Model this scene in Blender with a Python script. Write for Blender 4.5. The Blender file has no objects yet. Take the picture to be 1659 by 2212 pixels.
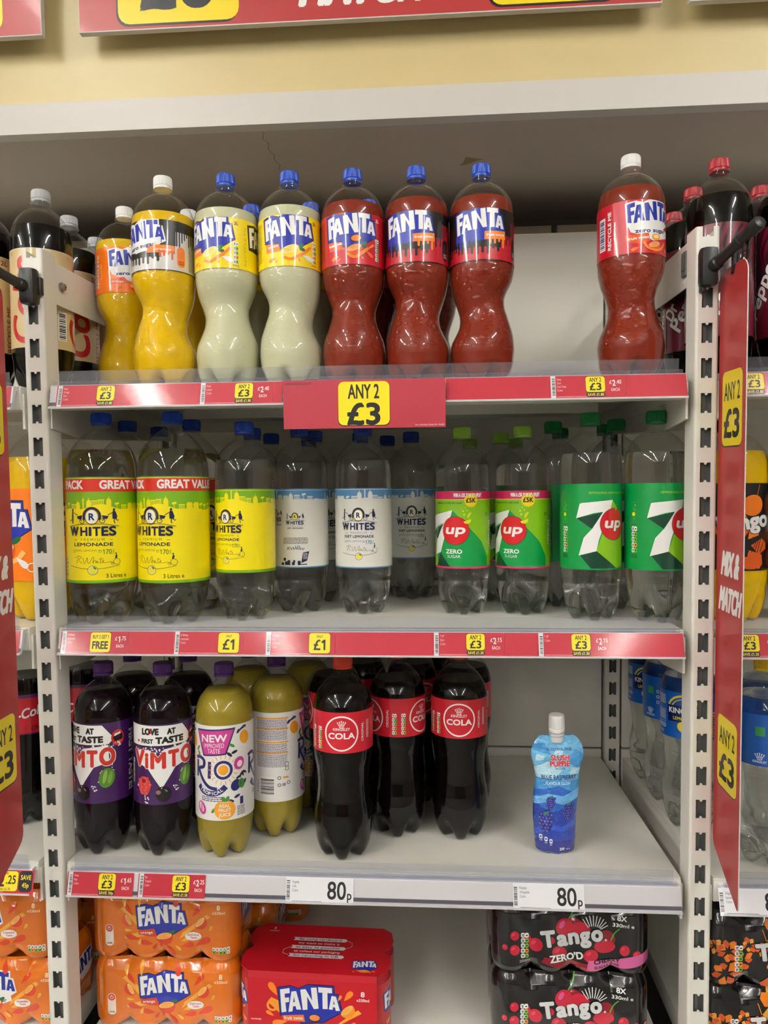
import bpy, bmesh, math, os, random
import numpy as np
from mathutils import Vector, Matrix
from mathutils.geometry import tessellate_polygon

PI = math.pi
S = bpy.context.scene
COL = S.collection
ZO = 1.6                      # height of the posts' top edge above the floor


def lin(c):
    return tuple((x / 12.92 if x <= .04045 else ((x + .055) / 1.055) ** 2.4) for x in (v / 255 for v in c))


# ------------------------------------------------------------------ camera, world, exposure
cam_d = bpy.data.cameras.new('camera')
cam = bpy.data.objects.new('camera', cam_d)
COL.objects.link(cam)
S.camera = cam
cam_d.sensor_fit = 'HORIZONTAL'
cam_d.sensor_width = 36.0
cam_d.lens = 36.0 * 1600 / 1659
cam_d.clip_start = .02
_r = Vector((0.99770992, 0.0667405, -0.01098308))
_u = Vector((0.00726598, 0.05568458, 0.99842197))
_f = Vector((-0.06724677, 0.9962153, -0.05507212))
cam.matrix_world = Matrix(((_r.x, _u.x, -_f.x, 0.1096), (_r.y, _u.y, -_f.y, -1.1039),
                           (_r.z, _u.z, -_f.z, -0.3431 + ZO), (0, 0, 0, 1)))
W = bpy.data.worlds.new('world')
S.world = W
W.use_nodes = True
W.node_tree.nodes['Background'].inputs[0].default_value = (.9, .95, 1, 1)
W.node_tree.nodes['Background'].inputs[1].default_value = .15
S.view_settings.view_transform = 'Standard'
S.view_settings.look = 'None'
S.view_settings.gamma = 1
S.view_settings.use_curve_mapping = False
S.view_settings.exposure = 0.0
LAMP_POWER = 92.0
S.cycles.max_bounces = 12
S.cycles.transparent_max_bounces = 30
S.cycles.transmission_bounces = 10
S.cycles.glossy_bounces = 5
S.cycles.diffuse_bounces = 4
S.cycles.adaptive_threshold = .03
S.cycles.sample_clamp_indirect = 25

# ------------------------------------------------------------------ materials


def mat(name, col, rough=.5, spec=.5, metal=0, coat=0, bump=0, bscale=200, noise=0, nscale=30):
    m = bpy.data.materials.new(name)
    m.use_nodes = True
    nt = m.node_tree
    b = nt.nodes['Principled BSDF']
    c = lin(col)
    b.inputs['Base Color'].default_value = (*c, 1)
    b.inputs['Roughness'].default_value = rough
    b.inputs['Specular IOR Level'].default_value = spec
    b.inputs['Metallic'].default_value = metal
    b.inputs['Coat Weight'].default_value = coat
    b.inputs['Coat Roughness'].default_value = .08
    if noise or bump:
        tc = nt.nodes.new('ShaderNodeTexCoord')
    if noise:
        n = nt.nodes.new('ShaderNodeTexNoise')
        n.inputs['Scale'].default_value = nscale
        n.inputs['Detail'].default_value = 6
        mx = nt.nodes.new('ShaderNodeMix')
        mx.data_type = 'RGBA'
        mx.inputs[6].default_value = (*[v * (1 - noise) for v in c], 1)
        mx.inputs[7].default_value = (*[min(1, v * (1 + noise)) for v in c], 1)
        nt.links.new(tc.outputs['Object'], n.inputs['Vector'])
        nt.links.new(n.outputs['Fac'], mx.inputs[0])
        nt.links.new(mx.outputs[2], b.inputs['Base Color'])
    if bump:
        n = nt.nodes.new('ShaderNodeTexNoise')
        n.inputs['Scale'].default_value = bscale
        n.inputs['Detail'].default_value = 3
        bp = nt.nodes.new('ShaderNodeBump')
        bp.inputs['Strength'].default_value = bump
        bp.inputs['Distance'].default_value = .002
        nt.links.new(tc.outputs['Object'], n.inputs['Vector'])
        nt.links.new(n.outputs['Fac'], bp.inputs['Height'])
        nt.links.new(bp.outputs['Normal'], b.inputs['Normal'])
    return m


def print_mat(name, rough, coat=0, bump=0, bscale=40, bdist=.002, vertical=False):
    """printed film, paper or board: the ink of each printed shape is stored on its faces"""
    m = mat(name, (200, 200, 200), rough, coat=coat)
    nt = m.node_tree
    b = nt.nodes['Principled BSDF']
    a = nt.nodes.new('ShaderNodeAttribute')
    a.attribute_name = 'ink'
    nt.links.new(a.outputs['Color'], b.inputs['Base Color'])
    if bump:
        tc = nt.nodes.new('ShaderNodeTexCoord')
        mp = nt.nodes.new('ShaderNodeMapping')
        if vertical:
            mp.inputs['Scale'].default_value = (1, 1, .12)
        n = nt.nodes.new('ShaderNodeTexNoise')
        n.inputs['Scale'].default_value = bscale
        n.inputs['Detail'].default_value = 4
        bp = nt.nodes.new('ShaderNodeBump')
        bp.inputs['Strength'].default_value = bump
        bp.inputs['Distance'].default_value = bdist
        nt.links.new(tc.outputs['Object'], mp.inputs['Vector'])
        nt.links.new(mp.outputs['Vector'], n.inputs['Vector'])
        nt.links.new(n.outputs['Fac'], bp.inputs['Height'])
        nt.links.new(bp.outputs['Normal'], b.inputs['Normal'])
    return m


def clear_mat(name, tint=(1, 1, 1), rough=.02, ior=1.5, haze=0.0, hazecol=(200, 205, 215), bump=0, bscale=60, zlo=None, zhi=None):
    """thin clear plastic: what lies behind shows through, the skin reflects by Fresnel"""
    m = bpy.data.materials.new(name)
    m.use_nodes = True
    nt = m.node_tree
    for n in list(nt.nodes):
        nt.nodes.remove(n)
    N = nt.nodes.new
    out = N('ShaderNodeOutputMaterial')
    tr = N('ShaderNodeBsdfTransparent')
    tr.inputs[0].default_value = (*tint, 1)
    gl = N('ShaderNodeBsdfGlossy')
    gl.inputs['Roughness'].default_value = rough
    fr = N('ShaderNodeFresnel')
    fr.inputs['IOR'].default_value = ior
    mx = N('ShaderNodeMixShader')
    L = nt.links.new
    base = tr.outputs[0]
    if haze:
        df = N('ShaderNodeBsdfDiffuse')
        df.inputs[0].default_value = (*lin(hazecol), 1)
        hm = N('ShaderNodeMixShader')
        hm.inputs[0].default_value = haze
        L(tr.outputs[0], hm.inputs[1])
        L(df.outputs[0], hm.inputs[2])
        base = hm.outputs[0]
    ge = N('ShaderNodeNewGeometry')                 # the same Fresnel from both sides of the thin wall
    io = N('ShaderNodeMapRange')
    io.inputs[3].default_value = ior
    io.inputs[4].default_value = 1 / ior
    L(ge.outputs['Backfacing'], io.inputs[0])
    L(io.outputs[0], fr.inputs['IOR'])
    L(fr.outputs[0], mx.inputs[0])
    L(base, mx.inputs[1])
    L(gl.outputs[0], mx.inputs[2])
    L(mx.outputs[0], out.inputs[0])
    if bump:
        tc = N('ShaderNodeTexCoord')
        vo = N('ShaderNodeTexVoronoi')
        vo.inputs['Scale'].default_value = bscale
        L(tc.outputs['Object'], vo.inputs['Vector'])
        ss = N('ShaderNodeMapRange')
        ss.inputs[1].default_value = .1
        ss.inputs[2].default_value = .45
        L(vo.outputs['Distance'], ss.inputs[0])
        h = ss.outputs[0]
        if zlo is not None:                       # embossed bubbles only round the waist
            sp = N('ShaderNodeSeparateXYZ')
            L(tc.outputs['Object'], sp.inputs[0])
            mr = N('ShaderNodeMapRange')
            mr.interpolation_type = 'SMOOTHSTEP'
            mr.inputs[1].default_value = zhi
            mr.inputs[2].default_value = zhi - .012
            L(sp.outputs[2], mr.inputs[0])
            mr2 = N('ShaderNodeMapRange')
            mr2.interpolation_type = 'SMOOTHSTEP'
            mr2.inputs[1].default_value = zlo
            mr2.inputs[2].default_value = zlo + .012
            L(sp.outputs[2], mr2.inputs[0])
            m1 = N('ShaderNodeMath')
            m1.operation = 'MULTIPLY'
            L(mr.outputs[0], m1.inputs[0])
            L(mr2.outputs[0], m1.inputs[1])
            m2 = N('ShaderNodeMath')
            m2.operation = 'MULTIPLY'
            L(h, m2.inputs[0])
            L(m1.outputs[0], m2.inputs[1])
            h = m2.outputs[0]
        bp = N('ShaderNodeBump')
        bp.inputs['Strength'].default_value = bump
        bp.inputs['Distance'].default_value = .003
        L(h, bp.inputs['Height'])
        L(bp.outputs['Normal'], gl.inputs['Normal'])
    return m


def water_mat(name, col, ior=1.33, through=.14):
    """clear drink: mostly refracts, part of the light goes straight on"""
    m = bpy.data.materials.new(name)
    m.use_nodes = True
    nt = m.node_tree
    b = nt.nodes['Principled BSDF']
    b.inputs['Base Color'].default_value = (*col, 1)
    b.inputs['Roughness'].default_value = 0
    b.inputs['IOR'].default_value = ior
    b.inputs['Transmission Weight'].default_value = 1
    t = nt.nodes.new('ShaderNodeBsdfTransparent')
    t.inputs[0].default_value = (*col, 1)
    x = nt.nodes.new('ShaderNodeMixShader')
    x.inputs[0].default_value = through
    nt.links.new(b.outputs[0], x.inputs[1])
    nt.links.new(t.outputs[0], x.inputs[2])
    nt.links.new(x.outputs[0], nt.nodes['Material Output'].inputs[0])
    return m


def emit_mat(name, col, s):
    m = bpy.data.materials.new(name)
    m.use_nodes = True
    b = m.node_tree.nodes['Principled BSDF']
    b.inputs['Emission Color'].default_value = (*col, 1)
    b.inputs['Emission Strength'].default_value = s
    return m


M = dict(
    steel=mat('painted_steel', (228, 225, 216), .42, bump=.06, bscale=900),
    galv=mat('galvanised_steel', (104, 106, 104), .5, metal=.2),
    panel=mat('painted_panel', (226, 222, 212), .5, noise=.03, nscale=8),
    tan=mat('tan_panel', (186, 172, 148), .6),
    deck=mat('shelf_deck', (228, 226, 216), .4, noise=.05, nscale=25),
    cream=mat('cream_paint', (206, 188, 136), .38, bump=.05, bscale=350, noise=.02, nscale=4),
    fascia=mat('fascia_white', (204, 200, 194), .4, bump=.05, bscale=500),
    soffit=mat('soffit_board', (190, 180, 170), .7, noise=.05, nscale=5),
    crack=mat('crack_line', (50, 42, 34), .9),
    tape=mat('old_tape', (150, 128, 88), .5),
    rail=mat('ticket_rail_plastic', (214, 212, 216), .3),
    raildark=mat('ticket_rail_groove', (88, 86, 96), .3),
    black=mat('black_plastic', (34, 36, 36), .38, bump=.05, bscale=700),
    metaldark=mat('dark_metal', (30, 28, 28), .6),  # near-black metal of the plinths, sign standoffs and rear post channels
    chrome=mat('zinc_bolt', (170, 168, 160), .3, metal=.9),
    floor=mat('floor_vinyl', (128, 126, 120), .35, noise=.04, nscale=2),
    ceil=mat('ceiling_tile', (225, 225, 220), .8),
    wall=mat('shop_wall', (120, 114, 106), .7),
    aisle=mat('far_wall_red', (72, 48, 46), .6),
    lamp=emit_mat('tube_glow', (1, .975, .925), LAMP_POWER),
    film=print_mat('label_film', .32, coat=.5),
    paper=print_mat('ticket_paper', .55),
    board=print_mat('sign_board', .38, coat=.1, bump=.04, bscale=500),
    wrap=print_mat('shrink_film', .22, coat=.9, bump=.35, bscale=60, bdist=.004, vertical=True),
    carton=print_mat('carton_board', .35, coat=.2),
    foil=print_mat('pouch_foil', .16, coat=1.0, bump=.9, bscale=75, bdist=.008),
    pet=clear_mat('clear_pet', (.95, .96, .96), .03),
    petb=clear_mat('embossed_pet', (.95, .96, .96), .05, bump=.9, bscale=95, zlo=.04, zhi=.172),
    riser=clear_mat('clear_riser_plastic', (.92, .93, .96), .1, haze=.06, hazecol=(225, 228, 236)),
    cover=clear_mat('ticket_cover_plastic', (.98, .98, .98), .1, ior=1.4, haze=.01),
    water=water_mat('clear_lemonade', (.985, .99, .985)),
    cap_blue=mat('cap_blue', (20, 74, 190), .35),
    cap_navy=mat('cap_dark_blue', (22, 62, 158), .35),
    cap_white=mat('cap_white', (232, 232, 230), .35),
    cap_silver=mat('cap_silver', (176, 178, 182), .35),
    cap_red=mat('cap_red', (176, 30, 44), .35),
    cap_orange=mat('cap_orange_red', (214, 62, 40), .35),
    cap_lime=mat('cap_lime', (146, 196, 66), .35),
    cap_green=mat('cap_green', (6, 132, 66), .35),
    cap_purple=mat('cap_purple', (74, 34, 104), .35),
    cap_yellow=mat('cap_yellow', (236, 200, 30), .35),
    cap_black=mat('cap_black', (28, 28, 30), .35),
    orange=mat('orange_drink', (234, 190, 2), .3, spec=.2),
    lemon=mat('cloudy_lemon_drink', (212, 210, 174), .3, spec=.2),
    fruit=mat('fruit_twist_drink', (134, 44, 24), .3, spec=.2),
    cola=mat('cola_drink', (10, 7, 6), .2, spec=.12),
    vimto=mat('purple_drink', (16, 5, 13), .2, spec=.12),
    rio=mat('tropical_drink', (158, 140, 44), .3, spec=.2),
)

# ------------------------------------------------------------------ objects


def tag(o, label=None, cat=None, group=None, kind=None):
    for k, v in (('label', label), ('category', cat), ('group', group), ('kind', kind)):
        if v:
            o[k] = v
    return o


def empty(name, loc, rot=(0, 0, 0), label=None, cat=None, group=None):
    o = bpy.data.objects.new(name, None)
    COL.objects.link(o)
    o.location = loc
    o.rotation_euler = rot
    o.empty_display_size = .02
    return tag(o, label, cat, group)


def link(name, me, m=None, parent=None, loc=(0, 0, 0), rot=(0, 0, 0)):
    o = bpy.data.objects.new(name, me)
    COL.objects.link(o)
    o.parent = parent
    o.location = loc
    o.rotation_euler = rot
    if m is not None and len(me.materials) == 0:
        me.materials.append(m)
    return o


def copy_tree(o, parent=None):
    c = o.copy()
    COL.objects.link(c)
    c.parent = parent
    for ch in list(o.children):
        copy_tree(ch, c)
    return c


def bm_mesh(bm, name, smooth=False, angle=None):
    me = bpy.data.meshes.new(name)
    bmesh.ops.recalc_face_normals(bm, faces=bm.faces)
    bm.to_mesh(me)
    bm.free()
    if smooth:
        for p in me.polygons:
            p.use_smooth = True
        if angle:
            me.set_sharp_from_angle(angle=angle)
    return me


def add_box(bm, x0, x1, y0, y1, z0, z1, shear=0.0):
    """box; shear lowers z by shear * y"""
    v = [bm.verts.new((x, y, z - shear * y)) for z in (z0, z1) for y in (y0, y1) for x in (x0, x1)]
    for f in ((0, 2, 3, 1), (4, 5, 7, 6), (0, 1, 5, 4), (2, 6, 7, 3), (0, 4, 6, 2), (1, 3, 7, 5)):
        bm.faces.new([v[i] for i in f])


def box_mesh(name, *boxes, bevel=0, shear=0.0):
    bm = bmesh.new()
    for b in boxes:
        add_box(bm, *b, shear=shear)
    if bevel:
        bmesh.ops.bevel(bm, geom=list(bm.edges), offset=bevel, segments=2, affect='EDGES', profile=.6)
    return bm_mesh(bm, name, bool(bevel), .6)


def prism_x(bm, prof, x0, x1):
    """closed (y, z) outline swept along x"""
    a = [bm.verts.new((x0, y, z)) for y, z in prof]
    b = [bm.verts.new((x1, y, z)) for y, z in prof]
    n = len(prof)
    for i in range(n):
        bm.faces.new((a[i], a[(i + 1) % n], b[(i + 1) % n], b[i]))
    tr = tessellate_polygon([[Vector((y, z, 0)) for y, z in prof]])
    for t in tr:
        bm.faces.new([a[i] for i in t])
        bm.faces.new([b[i] for i in t])


def loft(rings, close_ends=True):
    """rings: list of equally long lists of points"""
    bm = bmesh.new()
    vs = [[bm.verts.new(p) for p in r] for r in rings]
    n = len(rings[0])
    for a, b in zip(vs, vs[1:]):
        for i in range(n):
            j = (i + 1) % n
            bm.faces.new((a[i], a[j], b[j], b[i]))
    if close_ends:
        bm.faces.new(vs[0][::-1])
        bm.faces.new(vs[-1])
    return bm


def lathe(prof, n=48):
    return loft([[(r * math.cos(2 * PI * i / n), r * math.sin(2 * PI * i / n), z) for i in range(n)] for z, r in prof])


# ------------------------------------------------------------------ lettering
_tc = {}


def glyphs(s, res=2):
    k = (s, res)
    if k not in _tc:
        c = bpy.data.curves.new('lettering', 'FONT')
        c.body = s
        c.size = 1
        c.resolution_u = res
        c.dimensions = '2D'
        c.fill_mode = 'FRONT'
        o = bpy.data.objects.new('lettering', c)
        me = o.to_mesh()
        v = np.zeros(len(me.vertices) * 3)
        me.vertices.foreach_get('co', v)
        me.calc_loop_triangles()
        t = np.zeros(len(me.loop_triangles) * 3, dtype=int)
        me.loop_triangles.foreach_get('vertices', t)
        _tc[k] = (v.reshape(-1, 3)[:, :2] / CAPH, t.reshape(-1, 3))
        gv, gt = _tc[k]
        for i, ch in enumerate(s):                 # the face's figure one is a bare bar: give it its flag
            if ch == '1' and len(s) > 0:
                c.body = s[:i + 1]
                o.to_mesh_clear()
                xr = max(q.co.x for q in o.to_mesh().vertices) / CAPH
                n = len(gv)
                gv = np.concatenate([gv, [(xr - .08, 1.0), (xr - .08, .80), (xr - .34, .68), (xr - .34, .84)]])
                gt = np.concatenate([gt, [(n, n + 2, n + 1), (n, n + 3, n + 2)]])
        _tc[k] = (gv, gt)
        o.to_mesh_clear()
        bpy.data.objects.remove(o)
        bpy.data.curves.remove(c)
    return _tc[k]


CAPH = 1.0
CAPH = float(glyphs('H')[0][:, 1].max())
_tc.clear()


class Print:
    """flat artwork in millimetres: u to the right, v up; later laid on a surface"""

    def __init__(s):
        s.items = []
        s.m = [np.array([[1, 0, 0], [0, 1, 0], [0, 0, 1]], float)]

    def at(s, x, y, sc=1, rot=0, sx=1, shear=0):
        c, n = math.cos(math.radians(rot)), math.sin(math.radians(rot))
        A = np.array([[c, -n, x], [n, c, y], [0, 0, 1]]) @ np.array([[sc * sx, sc * shear, 0], [0, sc, 0], [0, 0, 1]])
        s.m.append(s.m[-1] @ A)
        return s

    def __enter__(s):
        return s

    def __exit__(s, *a):
        s.m.pop()

    def add(s, v, t, col):
        if not len(t):
            return
        v = np.asarray(v, float)
        m = s.m[-1]
        v = np.concatenate([v[:, :2] @ m[:2, :2].T + m[:2, 2], v[:, 2:]], 1)
        lo, hi = v.min(0), v.max(0)
        L = 0
        for (_, _, _, l2, lo2, hi2) in s.items:
            if l2 >= L and lo[0] < hi2[0] and hi[0] > lo2[0] and lo[1] < hi2[1] and hi[1] > lo2[1]:
                L = l2 + 1
        s.items.append((v, np.asarray(t), col, L, lo, hi))

    def poly(s, pts, col, *holes):
        loops = [[Vector((x, y, 0)) for x, y in q] for q in (pts,) + holes]
        s.add([p for q in (pts,) + holes for p in q], tessellate_polygon(loops), col)

    def rect(s, x0, y0, x1, y1, col, r=0):
        if r:
            p = []
            for cx, cy, a in ((x1 - r, y1 - r, 0), (x0 + r, y1 - r, 90), (x0 + r, y0 + r, 180), (x1 - r, y0 + r, 270)):
                p += [(cx + r * math.cos(math.radians(a + k * 22.5)), cy + r * math.sin(math.radians(a + k * 22.5))) for k in range(5)]
            s.poly(p, col)
        else:
            s.add([(x0, y0), (x1, y0), (x1, y1), (x0, y1)], [(0, 1, 2), (0, 2, 3)], col)

    def ell(s, x, y, rx, ry, col, rot=0, n=20, a0=0, a1=360):
        c, q = math.cos(math.radians(rot)), math.sin(math.radians(rot))
        p = []
        full = a1 - a0 >= 360
        for i in range(n if full else n + 1):
            a = math.radians(a0 + (a1 - a0) * i / n)
            ex, ey = rx * math.cos(a), ry * math.sin(a)
            p.append((x + c * ex - q * ey, y + q * ex + c * ey))
        s.poly(p, col)

    def ring(s, x, y, r0, r1, col, n=36, ky=1):
        c = [(math.cos(2 * PI * i / n), math.sin(2 * PI * i / n) * ky) for i in range(n)]
        v = [(x + r0 * a, y + r0 * b) for a, b in c] + [(x + r1 * a, y + r1 * b) for a, b in c]
        t = []
        for i in range(n):
            j = (i + 1) % n
            t += [(i, n + i, n + j), (i, n + j, j)]
        s.add(v, t, col)

    def drop(s, x, y, l, w, rot, col, n=14):
        c, q = math.cos(math.radians(rot)), math.sin(math.radians(rot))
        p = []
        for i in range(n):
            a = 2 * PI * i / n
            ex = -l / 2 * math.cos(a)
            ey = w / 2 * math.sin(a) * (math.sin(a / 2) ** 1.4)
            p.append((x + c * ex - q * ey, y + q * ex + c * ey))
        s.poly(p, col)

    def line(s, pts, w, col, smooth=True):
        p = [np.array(q, float) for q in pts]
        if smooth and len(p) > 2:
            o = []
            for i in range(len(p) - 1):
                a, b, c, d = p[max(i - 1, 0)], p[i], p[i + 1], p[min(i + 2, len(p) - 1)]
                for k in range(5):
                    t = k / 5
                    o.append(.5 * (2 * b + (c - a) * t + (2 * a - 5 * b + 4 * c - d) * t * t + (3 * b - a - 3 * c + d) * t ** 3))
            p = o + [p[-1]]
        v, t = [], []
        for i, q in enumerate(p):
            d = p[min(i + 1, len(p) - 1)] - p[max(i - 1, 0)]
            d = d / (np.linalg.norm(d) + 1e-9)
            nrm = np.array((-d[1], d[0])) * w / 2
            v += [q + nrm, q - nrm]
            if i:
                k = 2 * i
                t += [(k - 2, k - 1, k + 1), (k - 2, k + 1, k)]
        s.add(v, t, col)

    def text(s, x, y, h, txt, col, w=None, bold=.02, al='c', sx=1, shear=0, rot=0, out=None):
        """bold and outlined letters are the plain ones thickened by laying shifted copies on each other"""
        v, t = glyphs(txt, 2 if h < 5 else 3 if h < 14 else 6)
        if not len(t):
            return
        lo, hi = v[:, 0].min(), v[:, 0].max()
        e = bold * .85 * h
        k = ((w - 2 * e) / (hi - lo)) if w else h * sx
        ox = {'c': (lo + hi) / 2, 'l': lo - e / k, 'r': hi + e / k}[al]
        ca, sa = math.cos(math.radians(rot)), math.sin(math.radians(rot))

        def put(e, n):
            q = np.stack([(v[:, 0] - ox) * k, v[:, 1] * (h - 2 * min(e, bold * h)) + bold * .85 * h], 1)
            sh = [(0, 0)] + [(e * math.cos(2 * PI * (i + .5) / n), e * math.sin(2 * PI * (i + .5) / n)) for i in range(n)] if e > .012 * h else [(0, 0)]
            lift = np.repeat(np.arange(len(sh)) * .1, len(q))
            q = np.concatenate([q + np.array(d) for d in sh])
            q[:, 0] += shear * q[:, 1]
            s.add(np.stack([x + q[:, 0] * ca - q[:, 1] * sa, y + q[:, 0] * sa + q[:, 1] * ca, lift], 1), np.concatenate([t + i * len(v) for i in range(len(sh))]), col)
        if out:
            put(e + out[0] * .85 * h, 8)
            s.items[-1] = s.items[-1][:2] + (out[1],) + s.items[-1][3:]
        put(e, 4 if e / h < .04 else 8)

    def lines(s, x, y, h, n, w, col, gap=1.6, seed=1):
        """greeked small print: rows of short dashes"""
        r = random.Random(seed)
        for i in range(n):
            x0, yy = x, y - i * h * gap
            vs, ts = [], []
            while x0 < x + w - h:
                l = min(r.uniform(1.2, 4) * h, x + w - x0)
                k = len(vs)
                vs += [(x0, yy), (x0 + l, yy), (x0 + l, yy + h * .7), (x0, yy + h * .7)]
                ts += [(k, k + 1, k + 2), (k, k + 2, k + 3)]
                x0 += l + h * .5
            s.add(vs, ts, col)

    def barcode(s, x0, y0, x1, y1, col=(25, 25, 28), seed=3, horiz=False):
        r = random.Random(seed)
        a, e = (y0, y1) if horiz else (x0, x1)
        n = 28
        u = (e - a) / n
        vs, ts = [], []
        p = a
        while p < e - u:
            w = u * r.choice((.5, .8, 1.3))
            k = len(vs)
            vs += [(x0, p), (x1, p), (x1, p + w), (x0, p + w)] if horiz else [(p, y0), (p + w, y0), (p + w, y1), (p, y1)]
            ts += [(k, k + 1, k + 2), (k, k + 2, k + 3)]
            p += w + u * r.choice((.5, .9, 1.2))
        s.add(vs, ts, col)

    def build(s, name, surf, m, step=.04, cut=None, cutv=None, clip=None):
        """lay the artwork on surf(u, v, off) -> points, normals (metres)"""
        cols, TV, TL, TC = [], [], [], []
        for v, t, col, L, lo, hi in s.items:
            if col not in cols:
                cols.append(col)
            if clip and (lo[0] > clip[2] or hi[0] < clip[0] or lo[1] > clip[3] or hi[1] < clip[1]):
                continue
            q = v[t]
            TV.append(q[:, :, :2])
            TL.append(L + (q[:, 0, 2] if q.shape[2] > 2 else np.zeros(len(q))))
            TC.append(np.full(len(q), cols.index(col)))
        T, TL, TC = np.concatenate(TV), np.concatenate(TL), np.concatenate(TC)
        ar = lambda q: (q[:, 1, 0] - q[:, 0, 0]) * (q[:, 2, 1] - q[:, 0, 1]) - (q[:, 2, 0] - q[:, 0, 0]) * (q[:, 1, 1] - q[:, 0, 1])
        T = np.where((ar(T) < 0)[:, None, None], T[:, ::-1], T)
        edges = [(0, clip[0]), (0, clip[2]), (1, clip[1]), (1, clip[3])] if clip else []
        for axis, c in edges + [(0, c) for c in (cut if cut is not None else ())] + [(1, c) for c in (cutv if cutv is not None else ())]:
            d = T[:, :, axis] - c
            d[np.abs(d) < 1e-7] = 0
            mk = (d.min(1) < 0) & (d.max(1) > 0)
            if not mk.any():
                continue
            K, dk = T[mk], d[mk]
            up = (dk > 0).sum(1) == 1                  # the vertex that stands alone on its side goes first
            lone = np.where(up, dk.argmax(1), dk.argmin(1))
            ix = (lone[:, None] + np.arange(3)) % 3
            r = np.arange(len(K))[:, None]
            K, dk = K[r, ix], dk[r, ix]
            f1 = (dk[:, 0] / (dk[:, 0] - dk[:, 1]))[:, None]
            f2 = (dk[:, 0] / (dk[:, 0] - dk[:, 2]))[:, None]
            p1, p2 = K[:, 0] + (K[:, 1] - K[:, 0]) * f1, K[:, 0] + (K[:, 2] - K[:, 0]) * f2
            new = np.concatenate([np.stack(q, 1) for q in ((K[:, 0], p1, p2), (p1, K[:, 1], K[:, 2]), (p1, K[:, 2], p2))])
            T = np.concatenate([T[~mk], new])
            TL = np.concatenate([TL[~mk], np.tile(TL[mk], 3)])
            TC = np.concatenate([TC[~mk], np.tile(TC[mk], 3)])
        ok = ar(T) > 1e-6
        if clip:
            g = T.mean(1)
            ok &= (g[:, 0] > clip[0]) & (g[:, 0] < clip[2]) & (g[:, 1] > clip[1]) & (g[:, 1] < clip[3])
        T, TL, TC = T[ok], TL[ok], TC[ok]
        n = len(T) * 3
        co = np.concatenate([T.reshape(-1, 2), np.repeat(TL, 3)[:, None]], 1)
        me = bpy.data.meshes.new(name)
        me.vertices.add(n)
        me.loops.add(n)
        me.polygons.add(n // 3)
        me.loops.foreach_set('vertex_index', np.arange(n, dtype=np.int32))
        me.polygons.foreach_set('loop_start', np.arange(0, n, 3, dtype=np.int32))
        me.polygons.foreach_set('loop_total', np.full(n // 3, 3, dtype=np.int32))
        P3, N3 = surf(co[:, 0], co[:, 1], (co[:, 2] * step + step) * .001)
        me.vertices.foreach_set('co', P3.astype(np.float32).ravel())
        me.update(calc_edges=True)
        ink = me.color_attributes.new('ink', 'FLOAT_COLOR', 'CORNER')
        table = np.array([(*lin(c), 1.0) for c in cols])
        ink.data.foreach_set('color', np.repeat(table[TC], 3, axis=0).astype(np.float32).ravel())
        me.normals_split_custom_set_from_vertices([tuple(q) for q in N3])
        me.materials.append(m)
        return me


def cyl(R, v0):
    """wrap round a cylinder of radius R mm, label foot at height v0 mm; u = 0 faces -y"""
    def f(u, v, off):
        a = u / R
        r = R * .001 + off
        N = np.stack([np.sin(a), -np.cos(a), 0 * a], 1)
        return np.stack([r * np.sin(a), -r * np.cos(a), (v + v0) * .001], 1), N
    return f


def cylcuts(R, n=60):
    return [(-PI + 2 * PI * i / n) * R for i in range(1, n)]


def flat(u, v, off):
    z = 0 * u
    return np.stack([u * .001, -off, v * .001], 1), np.stack([z, z - 1, z], 1)

# ------------------------------------------------------------------ printed artwork
WHITE, INK, NAVY, BLUE = (240, 240, 238), (24, 24, 28), (18, 24, 74), (30, 50, 170)
RED, YEL = (206, 34, 52), (250, 226, 18)
LOGO = dict(
    F=[(0, 172), (66, 186), (68, 150), (32, 143), (34, 114), (62, 119), (62, 86), (36, 80), (42, 15), (8, 8)],
    A=[(80, 162), (113, 167), (147, 36), (113, 34), (107, 59), (90, 56), (85, 20), (56, 14)],
    N=[(142, 178), (178, 185), (224, 105), (216, 196), (256, 200), (268, 50), (235, 45), (190, 132), (190, 38), (157, 34)],
    T=[(268, 203), (363, 201), (363, 164), (331, 165), (331, 50), (296, 49), (296, 165), (268, 165)],
    B=[(359, 146), (390, 142), (416, 42), (387, 41), (382, 65), (368, 66), (365, 47), (339, 49)])
LOGO_HOLE = dict(A=[(97, 128), (103, 88), (91, 85)], B=[(374, 116), (380, 86), (370, 86)])
LOGO_BLOCK = [(-12, 182), (76, 200), (134, 184), (196, 214), (262, 214), (374, 212), (376, 158), (402, 156), (428, 34), (300, -44), (142, -60), (136, -18), (2, -10)]


def fanta_logo(p, x, y, w, fill=WHITE, block=BLUE, edge=NAVY):
    with p.at(x, y, w / 420):
        with p.at(-205, -80):
            if edge:
                p.poly([(205 + (a - 205) * 1.035, 80 + (b - 80) * 1.06) for a, b in LOGO_BLOCK], edge)
            p.poly(LOGO_BLOCK, block)
            for k, q in LOGO.items():
                p.poly(q, fill, *([LOGO_HOLE[k]] if k in LOGO_HOLE else []))


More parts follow.
